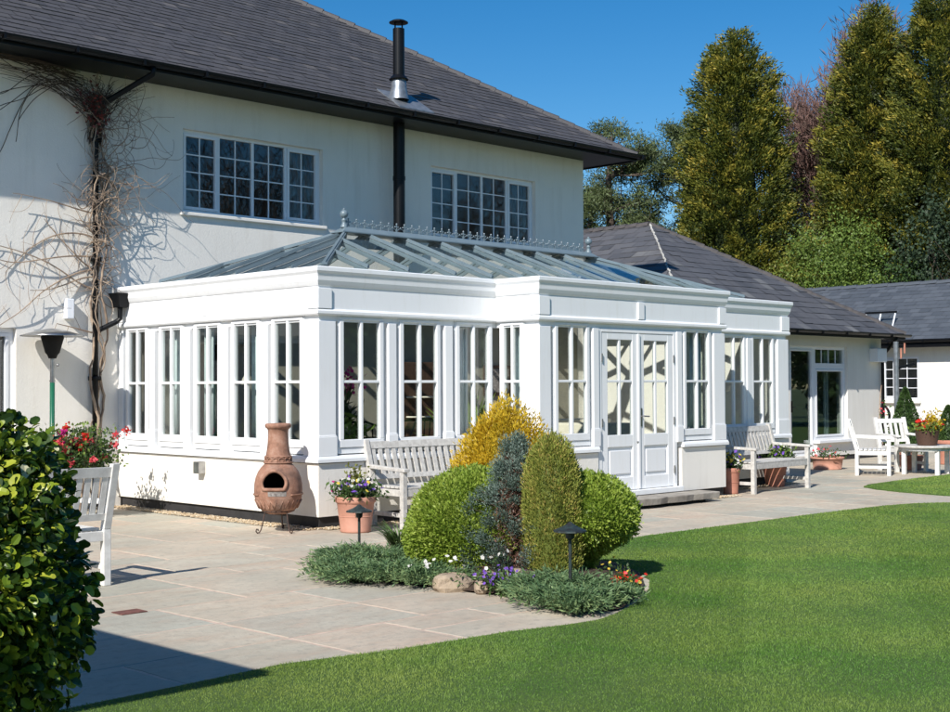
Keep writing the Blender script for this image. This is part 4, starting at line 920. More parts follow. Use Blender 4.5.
# ---- pots
def pot(name, loc, label, cat, r, h, mat='terra', rim=True, group=None, taper=.72):
    t = thing(name, label, cat, loc, 0, group)
    pr = [(.001, .0), (r*taper, 0), (r*(taper+.04), .015), (r*(taper+.02), h*.08), (r*.90, h*.80), (r*.93, h*.82), (r*.98, h*.84), (r, h*.88), (r, h*.98), (r*.97, h), (r*.90, h*.985), (r*.88, h*.9)]
    m = MB(); m.lathe(pr, n=36); m.tube([((r*.80+.004)*math.cos(a), (r*.80+.004)*math.sin(a), h*.45) for a in np.linspace(0, 6.2832, 37)], .005, 5, cap=False); m.build('pot', mat, t, smooth=True)
    m = MB(); m.lathe([(.001, h*.93), (r*.88, h*.92)], n=24); m.build('soil', 'soil', t)
    return t
def flowers(t, n, spread, z, cols, size=.028, label='flowers'):
    """flower heads: 5 petals each, one mesh per colour"""
    for mat, q in cols:
        k = max(1, int(n*q)); C = R.normal(size=(k, 3))*spread+(0, 0, z); C[:, 2] = np.maximum(C[:, 2], z-spread[2]*1.2)
        nrm = unit(np.stack([R.normal(size=k)*.5-.35, R.normal(size=k)*.5-.45, np.abs(R.normal(size=k))*.5+.4], 1)); sets = []
        a = unit(np.cross(nrm, R.normal(size=(k, 3)))); b = np.cross(nrm, a)
        for j in range(5):
            an = 2*math.pi*j/5; d = a*math.cos(an)+b*math.sin(an)+nrm*.15
            s_ = np.cross(nrm, d); L = size*(.8+.4*R.random((k, 1)))
            Vv = np.stack([C, C+d*L*.6+s_*L*.5, C+d*L, C+d*L*.6-s_*L*.5], 1); sets.append((Vv, np.clip(R.normal(.5, .25, k), 0, 1)))
        leafmesh('flowers', sets, mat, t)
def greenery(t, n, spread, z, mat='rosegreen', L=.06, W=.03, up_=.6, name='leaf_cluster'):
    P = np.clip(R.normal(size=(n, 3)), -1.9, 1.9)*spread+(0, 0, z); P[:, 2] = np.maximum(P[:, 2], z-spread[2]*1.3)
    return leafmesh(name, [kites(P, R.normal(size=(n, 3))+(0, 0, up_), L*(.6+.8*R.random(n)), W)], mat, t)
t = pot('pansy_pot', (.14, -.44, 0), 'large terracotta pot of purple and white pansies between chiminea and bench', 'flower pot', .215, .37, 'terra_pale')
greenery(t, 900, (.12, .12, .055), .42, 'rosegreen', .06, .028); flowers(t, 130, (.12, .12, .04), .47, [('purple', .55), ('pwhite', .3), ('pyellow', .12), ('magenta', .06)], .023)
greenery(t, 160, (.05, .05, .06), .56, 'yellowgreen', .05, .022)
leafmesh('strappy_leaves', [kites(np.tile((0, 0, .36), (46, 1))+R.normal(size=(46, 3))*.05, R.normal(size=(46, 3))+(-.3, 0, .5), .30, .008)], 'strap', t)
t = pot('viola_pot', (6.83, -.50, 0), 'slim terracotta pot of pale violas at the left end of the door bench', 'flower pot', .135, .36, 'terra')
greenery(t, 500, (.07, .07, .07), .42, 'rosegreen', .05, .025); flowers(t, 50, (.08, .08, .06), .48, [('pyellow', .4), ('pwhite', .3), ('purple', .3)], .026)
t = pot('leafy_pot', (8.42, -.20, 0), 'broad terracotta pot of green leaves and blue violas under the right end of the bench', 'flower pot', .19, .36, 'terra')
greenery(t, 1000, (.12, .12, .07), .45, 'rosegreen', .06, .03); greenery(t, 300, (.12, .12, .06), .48, 'broad', .07, .035); flowers(t, 40, (.16, .12, .05), .50, [('purple', .7), ('pwhite', .3)], .026)
t = pot('low_bowl', (12.55, 1.35, 0), 'low terracotta bowl at the foot of the wing wall behind the armchair', 'flower pot', .30, .22, 'terra_pale', taper=.8)
greenery(t, 160, (.16, .16, .05), .25, 'rosegreen', .06, .03); flowers(t, 12, (.14, .14, .05), .3, [('pink', 1)], .03)
def conetopiary(loc, label, h, r, ph=.34, pr=.2):
    t = pot('topiary_pot', loc, label, 'topiary', pr, ph, 'terra', group='cone topiaries in terracotta pots')
    n = int(5200*h); z = R.random(n)**1.3; rr_ = r*(1-z)**.85*(.86+.14*R.random(n)); a = R.random(n)*6.283
    rr_ *= 1+.1*np.sin(a*3+z*9)
    P = np.stack([rr_*np.cos(a), rr_*np.sin(a), ph+.02+z*h], 1); d = np.stack([np.cos(a), np.sin(a), np.full(n, .6)], 1)+R.normal(size=(n, 3))*.6
    core = MB(); core.lathe([(r*.8, ph-.04), (r*.82, ph+.05), (r*.05, ph+h*.93)], n=16)
    leafmesh('crown', [kites(P, d, .045, .022)], 'rosegreen', t, extra=core); return t
conetopiary((14.27, .73, 0), 'tall cone topiary behind the far armchair', 1.02, .36, .40, .24)
conetopiary((15.35, .42, 0), 'shorter cone topiary right of the flower basket in a terracotta pot', .62, .28, .46, .28)
t = pot('terracotta_pot', (13.35, .15, 0), 'round terracotta pot standing on the patio just beyond the low table', 'flower pot', .22, .26, 'terra')
greenery(t, 120, (.1, .1, .04), .28, 'rosegreen', .05, .02)
# basket on the table
t = thing('flower_basket', 'brown wicker basket of red and yellow flowers on the low table', 'basket', (12.40, -.62, .486))
m = MB(); m.lathe([(.001, 0), (.15, 0), (.16, .02), (.195, .22), (.205, .245), (.19, .25), (.175, .235), (.15, .1)], n=32); m.build('basket', 'wicker', t)
greenery(t, 420, (.11, .11, .05), .28, 'broad', .07, .035); flowers(t, 46, (.07, .09, .05), .33, [('red', 1)], .04)
P = R.normal(size=(260, 3))*(.07, .07, .08)+(.07, -.08, .40); leafmesh('golden_leaves', [kites(P, R.normal(size=(260, 3))+(0, 0, .8), .07, .03)], 'golden', t)
# bird feeder post near the wing corner
t = thing('feeder_pole', 'grey pole with a side arm and red bird feeders near the wing corner', 'bird feeder pole', (15.50, 1.55, 0))
m = MB(); m.tube([(0, 0, 0), (0, 0, 2.35)], .05, 10); m.build('pole', 'galv', t)
m = MB(); m.bar((-.0, 0, 1.82), (.24, -.26, 1.92), .05, .05); m.bar((0, 0, 2.3), (.12, -.12, 2.3), .02, .02); m.build('arm', 'black', t)
for dx, z in ((.07, 2.02), (.12, 2.12)):
    m = MB(); m.tube([(dx, -dx, z), (dx, -dx, z+.20)], .018, 8); m.build('feeder', 'terra', t)
# hose reel and climbing rose on the wing wall
t = thing('hose_reel', 'dark coiled hose hanging on the wing corner beside the downpipe', 'hose', (17.06, 2.80, 0), rad(0))
m = MB()
for k in range(5): m.tube([(.02+.018*k, .02+.26*math.cos(a), .85+.26*math.sin(a)) for a in np.linspace(0, 6.2832, 29)], .012, 6, cap=False)
m.build('coil', 'black', t, smooth=True)
m = MB(); m.box(-.005, .12, -.08, .12, .83, .9); m.build('bracket', 'black', t)
t = thing('climbing_rose', 'thin climbing rose with a few pink blooms on the wing wall by the downpipe', 'rose', (16.75, 2.52, 0))
m = MB(); m.tube([(0, 0, 0), (.05, .03, .4), (-.03, .06, .8), (.08, .1, 1.2), (.15, .1, 1.5)], .012, 6); m.build('stem', 'vine', t)
greenery(t, 60, (.1, .05, .28), .7, 'rosegreen', .07, .04); flowers(t, 8, (.06, .04, .10), 1.0, [('pink', 1)], .028)
# rose bush behind the left bench
t = thing('rose_bush', 'rose bush with coral pink blooms between the bench back and the house corner', 'rose bush', (-1.14, 3.0, 0))
m = MB(); rr = random.Random(4)
for k in range(14):
    a = rr.random()*6.28; m.tube([(0, 0, 0), (.1*math.cos(a), .1*math.sin(a), .4), (.26*math.cos(a), .26*math.sin(a), .8+.3*rr.random())], [.012, .009, .004], 5)
m.build('stem', 'vine', t); greenery(t, 2600, (.21, .17, .15), .72, 'rosegreen', .055, .035, .3)
greenery(t, 500, (.23, .18, .16), .78, 'broad', .05, .03, .3)
k = 26; C = R.normal(size=(k, 3))*(.20, .16, .10)+(-.04, -.10, .86); S_ = []
for mat, idx in (('pink', range(0, 16)), ('magenta', range(16, 20)), ('red', range(20, 26))):
    S_ = []
    for i in idx: S_.append(kites(C[i]+R.normal(size=(40, 3))*.016, R.normal(size=(40, 3)), .034, .034))
    leafmesh('flowers', S_, mat, t)

# ================================================================== vine on the house wall
def wander(p, d, L, step, curl, rg, bias=(0, 0, 0), ylim=(YW-.24, YW-.015)):
    P = [Vector(p)]; d = Vector(d).normalized(); tw = Vector((rg.gauss(0, 1), rg.gauss(0, .3), rg.gauss(0, 1)))*curl
    for k in range(int(L/step)):
        tw = tw*.9+Vector((rg.gauss(0, 1), rg.gauss(0, .4), rg.gauss(0, 1)))*curl*.4
        d = (d+tw*step*3+Vector(bias)*step).normalized(); q = P[-1]+d*step
        if q.y > ylim[1]: q.y = ylim[1]; d.y = -abs(d.y)*.3
        if q.y < ylim[0]: q.y = ylim[0]; d.y = abs(d.y)*.5
        if q.z > SOF-.02: q.z = SOF-.02; d.z = -abs(d.z)*.4
        if q.x > .05 and q.z < 2.84: break
        P.append(q)
    return P
t = thing('climbing_vine', 'leafless climbing vine tangled round the downpipe on the house wall', 'climbing vine', (0, 0, 0)); rg = random.Random(12)
m = MB()
for k in range(5):
    x = -.36+rg.uniform(-.09, .10); P = []; ph = rg.random()*6; am = rg.uniform(.04, .11)
    for i in range(60):
        z = i*.088; P.append((x+am*math.sin(ph+z*2.6)+.04*math.sin(z*6.3+ph*2)+rg.uniform(-.02, .02), YW-.10+.07*math.cos(ph+z*2.1), z))
    r0 = rg.uniform(.008, .019); m.tube(P, [r0*(1-.5*i/60)*rg.uniform(.85, 1.15) for i in range(60)], 7)
m.build('main_stem', 'vine', t, smooth=True)
m = MB(); tops = MB(); shoots = MB(); dark = MB()
for k in range(210):      # knots round the pipe, curling outward
    z = rg.choice([rg.uniform(2.6, 4.4), rg.uniform(3.2, 5.2)]); s_ = rg.choice((-1, 1, 1)); p = (-.36+rg.uniform(-.1, .15), YW-.1, z)
    P = wander(p, (s_*rg.uniform(.3, 1), rg.uniform(-.6, .2), rg.uniform(-.7, .8)), rg.uniform(.18, .75), .028, 2.3, rg); r0 = rg.uniform(.0035, .009)
    m.tube(P, [r0*(1-.7*i/len(P)) for i in range(len(P))], 4)
for k in range(110):      # bundle fanning out under the eaves
    s_ = rg.random(); x1 = -.36-1.9*s_**1.9 if rg.random() < .68 else -.36+.75*rg.random()**1.3; z0 = 4.55+.5*rg.random(); x0 = -.36+rg.uniform(-.10, .10); z1 = SOF-.03-.22*rg.random(); n_ = 16; P = []; ph = rg.random()*6; am = rg.uniform(.01, .05)
    for i in range(n_+1):
        f_ = i/n_; P.append((x0+(x1-x0)*f_**1.7+am*math.sin(ph+f_*9), YW-.05-.14*math.sin(f_*3)*rg.uniform(.9, 1.1), z0+(z1-z0)*f_**.75+am*math.cos(ph+f_*8)))
    r0 = rg.uniform(.003, .008); tops.tube(P, [r0*(1-.6*i/n_) for i in range(n_+1)], 4)
for k in range(26):
    P = wander((-.5-rg.random()*.2, YW-.08, 5.25+.2*rg.random()), (-1, 0, .1), rg.uniform(.8, 1.8), .05, .5, rg, bias=(-1, 0, .3)); tops.tube(P, [.005]*len(P), 4)
for k in range(40):       # springy loops to the right of the pipe
    P = wander((-.20+rg.uniform(0, .3), YW-.14, rg.uniform(3.5, 5.2)), (1, -.2, rg.uniform(-1, 1)), rg.uniform(.5, 1.2), .035, 2.2, rg, bias=(.2, 0, -.2)); r0 = rg.uniform(.003, .006); m.tube(P, [r0*(1-.5*i/len(P)) for i in range(len(P))], 4)
for z, dz, L in ((3.15, .0, 1.5), (2.98, .02, 1.6), (2.75, .30, 1.5), (3.4, .35, 1.3), (2.9, -.12, .9), (3.7, .1, 1.1), (3.0, .45, .9), (2.2, .2, .5)):
    P = wander((-.40, YW-.06, z), (-1, 0, dz), L, .04, .35, rg, bias=(-.6, 0, 0), ylim=(YW-.10, YW-.012)); m.tube(P, [.011*(1-.75*i/len(P))+.001 for i in range(len(P))], 5)
    for i in range(4, len(P), 4):
        Q = wander(P[i], (-.4, 0, rg.choice((-1, 1))), rg.uniform(.12, .5), .03, 1.2, rg, ylim=(YW-.10, YW-.012)); shoots.tube(Q, [.004*(1-.6*j/len(Q)) for j in range(len(Q))], 4)
m.build('twig_tangle', 'vine', t); tops.build('twig_fan', 'bark', t); shoots.build('side_shoots', 'vine', t)
n = 160; q = R.random(n); leafmesh('dry_leaves', [kites(np.stack([-.36+R.normal(size=n)*.10-.08, YW-.16-R.random(n)*.06, 5.02+R.normal(size=n)*.14], 1), R.normal(size=(n, 3)), .05, .035)], leafmat('dry_leaf', (.16, .035, .03), .2), t)

# ================================================================== shrubs in the bed
def shrub(name, loc, label, cat, mat, prof, n, L, W, squash=(1, 1), lump=.10, jitter=.05, upb=.5, core=.86, ang=0, freq=3, dspread=.5, seed=0, rust=0):
    """prof: radius at height; leaves spread through a shell with uneven lumps"""
    rg = np.random.default_rng(seed+50); t = thing(name, label, cat, loc, ang)
    zs = np.array([p[1] for p in prof]); rs = np.array([p[0] for p in prof]); H = zs[-1]
    ph = rg.random(12)*6.28
    def lumpf(a, z): return 1+lump*(np.sin(a*freq+ph[0]+z*3/H*2)*.5+np.sin(a*(freq+2)-z*7/H+ph[1])*.35+np.sin(a*(2*freq+3)+z*15/H+ph[2])*.25+np.sin(a*freq*4+z*31/H+ph[3])*.15)
    # arc-length weights so that the top is covered as well
    seg = np.hypot(np.diff(rs), np.diff(zs))*(rs[1:]+rs[:-1]+.05); seg /= seg.sum(); k = rg.choice(len(seg), n, p=seg); f_ = rg.random(n)
    z = zs[k]+(zs[k+1]-zs[k])*f_; r = rs[k]+(rs[k+1]-rs[k])*f_; a = rg.random(n)*6.283
    nz = -(rs[k+1]-rs[k]); nr = (zs[k+1]-zs[k]); nn = np.hypot(nz, nr)+1e-9; nz /= nn; nr /= nn
    dep = rg.random(n)**1.5*jitter*2; rr_ = r*lumpf(a, z)
    P = np.stack([(rr_-dep*nr)*np.cos(a)*squash[0], (rr_-dep*nr)*np.sin(a)*squash[1], z*(1+.5*(lumpf(a*1.3, z)-1))-dep*nz], 1)+rg.normal(size=(n, 3))*jitter*.25
    P[:, 2] = np.maximum(P[:, 2], .02)
    d = np.stack([nr*np.cos(a), nr*np.sin(a), nz+upb], 1)+rg.normal(size=(n, 3))*dspread
    v = np.clip(rg.normal(.5, .22, n)+.12*np.sin(a*5+z*17), 0, 1)
    c = MB(); N = 40
    rings = []
    for (r_, z_) in prof:
        rings.append([c.pt(max(.002, r_*core*float(lumpf(2*math.pi*j/N, z_)))*math.cos(2*math.pi*j/N)*squash[0], max(.002, r_*core*float(lumpf(2*math.pi*j/N, z_)))*math.sin(2*math.pi*j/N)*squash[1], z_*(.93 if z_ > .3*H else 1)) for j in range(N)])
    for i in range(len(rings)-1):
        for j in range(N): c.face((rings[i][j], rings[i][(j+1) % N], rings[i+1][(j+1) % N], rings[i+1][j]), .05)
    leafmesh('crown', [kites(P, d, L*(.6+.8*rg.random(n)), W*(.7+.6*rg.random(n)), v, rng=rg)], mat, t, extra=c)
    m = MB(); m.tube([(0, 0, -.03), (0, 0, .2)], .035, 8); m.build('stem', 'bark', t); return t
def dome(r, h, z0=0, n=16, p=1.0):
    return [(r*(.80+.2*min(1, i/4)) if i < 1 else r*math.cos((i/n)**p*math.pi/2)**.8+.001, z0+h*math.sin((i/n)**p*math.pi/2)) for i in range(n+1)]
shrub('box_dome', (-1.22, -3.58, .05), 'large rounded bright green clipped dome at the left of the bed', 'shrub', 'box', [(.44, 0), (.50, .12), (.545, .26), (.54, .38), (.50, .51), (.41, .63), (.28, .72), (.12, .775), (.005, .785)], 50000, .028, .015, lump=.10, jitter=.04, seed=1, squash=(1, 1))
shrub('box_dome', (-.84, -4.42, .05), 'rounded bright green dome at the right of the bed behind the column conifer', 'shrub', 'box', [(.05, 0), (.08, .14), (.22, .22), (.35, .31), (.40, .40), (.405, .47), (.37, .57), (.28, .67), (.15, .735), (.005, .755)], 32000, .028, .015, lump=.12, jitter=.04, seed=2)
shrub('golden_column_conifer', (-1.22, -4.40, .03), 'narrow upright golden green conifer column at the front of the bed', 'conifer', 'goldcol', [(.155, 0), (.195, .12), (.215, .35), (.215, .6), (.205, .76), (.185, .89), (.14, .99), (.07, 1.06), (.005, 1.085)], 36000, .026, .009, lump=.11, jitter=.035, upb=1.2, freq=6, seed=3, dspread=.35)
t = shrub('golden_thuja', (-.38, -3.10, .03), 'feathery golden yellow conifer behind the green dome', 'conifer', 'golden', [(.25, 0), (.40, .2), (.43, .5), (.41, .78), (.35, .95), (.27, 1.08), (.18, 1.17), (.08, 1.24), (.004, 1.28)], 42000, .036, .012, lump=.26, jitter=.07, upb=.9, freq=4, seed=4, dspread=.6, core=.72)
# blue-grey juniper: stacked uneven clumps
def clumpy(name, loc, label, mat, clumps, per, L, W, upb=.3, seed=0, stemmat='bark'):
    rg = np.random.default_rng(seed+90); t = thing(name, label, 'conifer', loc); sets = []; c = MB()
    for (x, y, z, r) in clumps:
        n = int(per*r*r/.02); d = unit(rg.normal(size=(n, 3))); q = 1+.45*np.sin(d[:, 0]*7+x*30)*np.sin(d[:, 1]*8+z*20)*np.sin(d[:, 2]*7); rad_ = r*q*(1.12-.55*rg.random(n)**1.3)
        P = np.array((x, y, z))+d*rad_[:, None]*(1, 1, .95); P[:, 2] = np.maximum(P[:, 2], .02)
        sets.append(kites(P, d+rg.normal(size=(n, 3))*.5+(0, 0, upb), L*(.6+.8*rg.random(n)), W, np.clip(rg.normal(.48, .25, n), 0, 1), rng=rg)); c.ball((x, y, z), r*.45, 7, v=.02)
    leafmesh('crown', sets, mat, t, extra=c)
    m = MB(); m.tube([(0, 0, 0), (0, 0, .6)], .03, 6); m.build('stem', stemmat, t); return t
def tufted(name, loc, label, seed):
    rg = np.random.default_rng(seed); t = thing(name, label, 'conifer', loc); sets = []; tw = []; m = MB(); m.tube([(0, 0, 0), (0, 0, .6), (.01, 0, 1.0)], [.03, .02, .008], 6)
    cl = [(.02, -.02, 1.07, .045)]
    for k in range(150):
        z = rg.random()**1.15; R_ = np.interp(z, [0, .12, .3, .5, .62, .75, .9, 1], [.24, .29, .28, .19, .15, .12, .08, .04]); a = rg.random()*6.283; q = R_*(.72+.42*rg.random())
        cl.append((q*math.cos(a)-.05*(1-z), q*math.sin(a)+.03*(1-z), .06+z*.98+rg.normal()*.02, .040+.034*rg.random()))
    cl += [(-.27, .16, .60, .06), (-.31, .18, .53, .055), (-.24, .12, .66, .05), (-.31, .18, .36, .055)]
    for (x, y, z, r) in cl:
        n = 170; d = unit(rg.normal(size=(n, 3))); P = np.array((x, y, z))+d*(r*(.35+.85*rg.random((n, 1)))); P[:, 2] = np.maximum(P[:, 2], .02); o_ = unit(np.array([[x, y, .25]]))
        sets.append(kites(P, d*.6+o_+rg.normal(size=(n, 3))*.3, .020*(.6+.8*rg.random(n)), .0075, np.clip(rg.normal(.42, .16)+rg.normal(0, .2, n), 0, 1), rng=rg)); m.tube([(x*.1, y*.1, z*.8), (x*.6, y*.6, z*.93), (x, y, z)], [.008, .006, .003], 4)
    n = 9000; a = rg.random(n)*6.283; z = rg.random(n); R_ = np.interp(z, [0, .12, .3, .5, .62, .75, .9, 1], [.24, .29, .28, .19, .15, .12, .08, .04])*.78*np.sqrt(rg.random(n)); P = np.stack([R_*np.cos(a)-.05*(1-z), R_*np.sin(a)+.03*(1-z), .04+z*.96], 1)
    leafmesh('crown', sets, 'bluespruce', t); leafmesh('inner_twigs', [kites(P, rg.normal(size=(n, 3))+(0, 0, .4), .035*(.6+.8*rg.random(n)), .008, rng=rg)], leafmat('brown_inner_foliage', (.16, .085, .06), .1), t); m.build('stem', 'bark', t)
tufted('blue_juniper', (-1.30, -4.09, .04), 'grey-blue bushy conifer between the green dome and golden column', 42)
# spreading junipers
def mat_juniper(name, loc, label, pts, n, seed, L=.075, mat='juniper'):
    rg = np.random.default_rng(seed); t = thing(name, label, 'shrub', loc); sets = []; c = MB()
    for (x, y, r, h) in pts:
        nb = int(n*r*r/.12)
        for b in range(nb):    # each branch is a low arching spray of needles
            a = rg.random()*6.283; L_ = r*(.55+.55*rg.random()); k = 46; s_ = rg.random(k)
            bx = x+np.cos(a)*L_*s_; by_ = y+np.sin(a)*L_*s_; z0_ = h*(.35+.65*rg.random()); bz = .03+z0_*np.sin(np.minimum(1, s_*.9+.12)*math.pi*.75)*(1-.25*s_)
            P = np.stack([bx, by_, bz], 1)+rg.normal(size=(k, 3))*.016; P[:, 2] = np.maximum(P[:, 2], .015)
            d = np.stack([np.full(k, np.cos(a)), np.full(k, np.sin(a)), np.full(k, .35)], 1)+rg.normal(size=(k, 3))*.55
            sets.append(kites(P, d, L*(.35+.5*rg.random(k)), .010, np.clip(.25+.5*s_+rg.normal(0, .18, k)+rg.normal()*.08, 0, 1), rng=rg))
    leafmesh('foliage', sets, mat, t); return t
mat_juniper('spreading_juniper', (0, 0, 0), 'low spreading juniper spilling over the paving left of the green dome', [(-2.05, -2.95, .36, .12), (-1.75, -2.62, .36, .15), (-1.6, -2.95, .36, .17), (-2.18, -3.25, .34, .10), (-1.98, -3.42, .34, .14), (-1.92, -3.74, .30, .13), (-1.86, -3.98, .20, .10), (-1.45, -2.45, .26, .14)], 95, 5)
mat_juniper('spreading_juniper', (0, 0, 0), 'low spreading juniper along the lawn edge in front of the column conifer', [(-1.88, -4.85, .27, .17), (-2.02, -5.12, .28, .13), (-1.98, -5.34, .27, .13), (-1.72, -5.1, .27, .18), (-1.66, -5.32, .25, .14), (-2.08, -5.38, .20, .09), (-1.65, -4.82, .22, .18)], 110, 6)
# strappy clump
t = thing('strappy_plant', 'clump of long narrow green leaves behind the left path light', 'plant', (-.95, -2.35, .05))
n = 170; a = R.random(n)*6.283; d0 = np.stack([np.cos(a)*.55, np.sin(a)*.55, np.full(n, 1.0)], 1)+R.normal(size=(n, 3))*.15; sets = []
base = np.stack([np.cos(a), np.sin(a), np.zeros(n)], 1)*.05*R.random((n, 1)); L_ = (.18+.16*R.random(n))[:, None]
p1 = base+unit(d0)*L_*.6; p2 = p1+unit(d0+np.stack([np.cos(a), np.sin(a), np.full(n, -.3)], 1)*.9)*L_*.55; sd = unit(np.cross(d0, (0, 0, 1)))*.007
for A_, B_, w0, w1 in ((base, p1, 1, 1), (p1, p2, 1, .15)): sets.append((np.stack([A_-sd*w0, A_+sd*w0, B_+sd*w1, B_-sd*w1], 1), R.random(n)))
leafmesh('leaf_blades', sets, 'strap', t)
def posy(name, loc, label, cols, n, spread, size=.022, g_='rosegreen', h=.12):
    t = thing(name, label, 'flowers', loc); greenery(t, n*7, (spread[0], spread[1], .035), h*.6, g_, .04, .018); flowers(t, n, (spread[0], spread[1], .03), h, cols, size); return t
posy('white_violas', (-1.90, -3.86, .02), 'white violas edging the paving below the green dome', [('pwhite', 1)], 16, (.09, .26), .017, h=.17)
posy('white_violas', (-1.62, -4.18, .05), 'few white violas at the foot of the blue-grey conifer', [('pwhite', 1)], 6, (.05, .10), .018, h=.2)
posy('aubrieta', (-1.85, -4.52, .03), 'purple aubrieta beside the edging rocks', [('purple', 1)], 130, (.06, .12), .012, h=.1)
posy('primroses', (-1.22, -5.10, .02), 'red and orange primroses at the right tip of the bed', [('red', .6), ('pyellow', .25), ('pink', .15)], 60, (.045, .06), .015, h=.09)
posy('primroses', (-.85, -4.72, .02), 'dark leaved primroses with a few yellow blooms under the right dome', [('pyellow', 1)], 6, (.06, .06), .013, h=.12)
def rock(loc, s, label, seed):
    rg = random.Random(seed); m = MB(); N = 12; rings = []
    for k in range(8):
        ph_ = math.pi*k/7; rings.append([m.pt(*(Vector((math.sin(ph_)*math.cos(2*math.pi*j/N), math.sin(ph_)*math.sin(2*math.pi*j/N), -math.cos(ph_)))*rg.uniform(.86, 1.1)*Vector(s) if 0 else (math.copysign(abs(math.sin(ph_)*math.cos(2*math.pi*j/N))**.7, math.cos(2*math.pi*j/N))*s[0]*rg.uniform(.88, 1.08), math.copysign(abs(math.sin(ph_)*math.sin(2*math.pi*j/N))**.7, math.sin(2*math.pi*j/N))*s[1]*rg.uniform(.88, 1.08), -math.cos(ph_)*s[2]*rg.uniform(.92, 1.05)))) for j in range(N)])
    for k in range(7):
        for j in range(N): m.face((rings[k][j], rings[k][(j+1) % N], rings[k+1][(j+1) % N], rings[k+1][j]))
    o = m.build('edging_rock', 'rock', loc=loc, bevel=.006, label=label, cat='rock', group='rocks edging the bed'); o.rotation_euler = (0, 0, rg.random()*3); return o
rock((-1.93, -4.05, .05), (.16, .10, .085), 'long tan rock at the paving edge left of the aubrieta', 1); rock((-1.78, -4.28, .10), (.06, .05, .05), 'small pale upper rock beside the aubrieta', 2)
rock((-1.90, -4.32, .05), (.055, .05, .055), 'small pinkish rock just below the pale one', 3); rock((-1.62, -4.42, .12), (.05, .07, .05), 'brown rock set back among the violas', 4)
m = MB(); m.box(-4.17, -3.98, -3.24, -3.10, .001, .006); m.build('drain_cover', 'brickred', label='small terracotta drain cover set in the paving near the left bench', cat='drain cover')

# ---- gravel strips
def pebbles(name, boxes, per, label):
    P = []; 
    for (x0, x1, y0, y1) in boxes:
        n = int(per*(x1-x0)*(y1-y0)); P.append(np.stack([x0+(x1-x0)*R.random(n), y0+(y1-y0)*R.random(n), .004+.012*R.random(n)], 1))
    P = np.concatenate(P); n = len(P); s = (.008+.012*R.random(n))[:, None]; a = R.random(n)*6.28; e1 = np.stack([np.cos(a), np.sin(a), 0*a], 1)*s; e2 = np.stack([-np.sin(a), np.cos(a), 0*a], 1)*s*(.6+.4*R.random((n, 1))); e3 = np.zeros((n, 3)); e3[:, 2:] = s*.6
    v = R.random(n); sets = []
    for sg1, sg2 in ((1, 1), (1, -1), (-1, 1), (-1, -1)):   # four facets per pebble
        sets.append((np.stack([P+e3, P+e3*.6+e1*sg1*.8, P+(e1*sg1*.75+e2*sg2*.75)-e3*.3, P+e3*.6+e2*sg2*.8], 1), v))
    leafmesh(name, sets, 'pebble', kind='stuff', label=label)
pebbles('gravel', [(-.20, .02, -.02, 4.0), (0, L1-.2, -.16, .02), (5.8, 6.6, -.86, -.72), (6.5, 9.1, -.2, 0)], 2600, 'strip of tan pebbles along the foot of the orangery')

# ---- glossy variegated bush, left foreground
t = thing('euonymus_bush', 'large glossy green and yellow variegated bush in the left foreground', 'bush', (-6.91, -6.90, 0)); rg = np.random.default_rng(77)
n = 21000; d = unit(rg.normal(size=(n, 3)))
ctr = np.array((0, 0, .86)); rad3 = np.array((.42, .42, .57)); q = 1+.09*np.sin(d[:, 0]*5+1)*np.sin(d[:, 2]*6)+.06*np.sin(d[:, 1]*11+d[:, 2]*9)
P = ctr+d*rad3*(q*(1.04-.46*rg.random(n)**1.2))[:, None]; P[:, 2] = np.where(P[:, 2] < .6, .6-(.6-P[:, 2])*1.6, P[:, 2]); keep = P[:, 2] > .04; P = P[keep]; d = d[keep]; n = len(P)
dirs = unit(d*.9+rg.normal(size=(n, 3))*.55+(0, 0, -.15)); L_ = (.018+.032*rg.random(n)**.8)[:, None]; side = unit(np.cross(dirs, d+rg.normal(size=(n, 3))*.5)); nrm = np.cross(side, dirs); nrm *= np.sign((nrm*(d+(0, 0, .6))).sum(1, keepdims=True))
v = np.clip(rg.beta(1.6, 1.9, n)*.95+.0, 0, 1); v[rg.random(n) < .12] = .86; v[rg.random(n) < .012] = 1.0
wd = L_*.33; sets = []
a0, a1, a2, a3 = P, P+dirs*L_*.30, P+dirs*L_*.76-nrm*L_*.04, P+dirs*L_-nrm*L_*.12
for sgn in (1, -1):      # leaf of two cupped halves
    s1 = side*wd*sgn+nrm*L_*.07; s2 = side*wd*.82*sgn+nrm*L_*.04
    sets.append((np.stack([a0, a1, a1+s1, a0+(s1*.45)+dirs*L_*.06], 1), v)); sets.append((np.stack([a1, a2, a2+s2, a1+s1], 1), v)); sets.append((np.stack([a2, a3, a3-dirs*L_*.05+s2*.5, a2+s2], 1), v))
leafmesh('foliage', sets, 'euonymus', t)
m = MB(); rr = random.Random(5)
for k in range(26):
    dd = Vector((rr.gauss(0, 1), rr.gauss(0, 1), rr.uniform(.2, 1.8))).normalized(); p0 = Vector((0, 0, .02)); m.tube([p0, Vector((dd.x*.18, dd.y*.18, .35)), Vector((dd.x*.38, dd.y*.38, .5+.62*dd.z))], [.014, .010, .004], 5)
m.build('branches', 'vine', t)

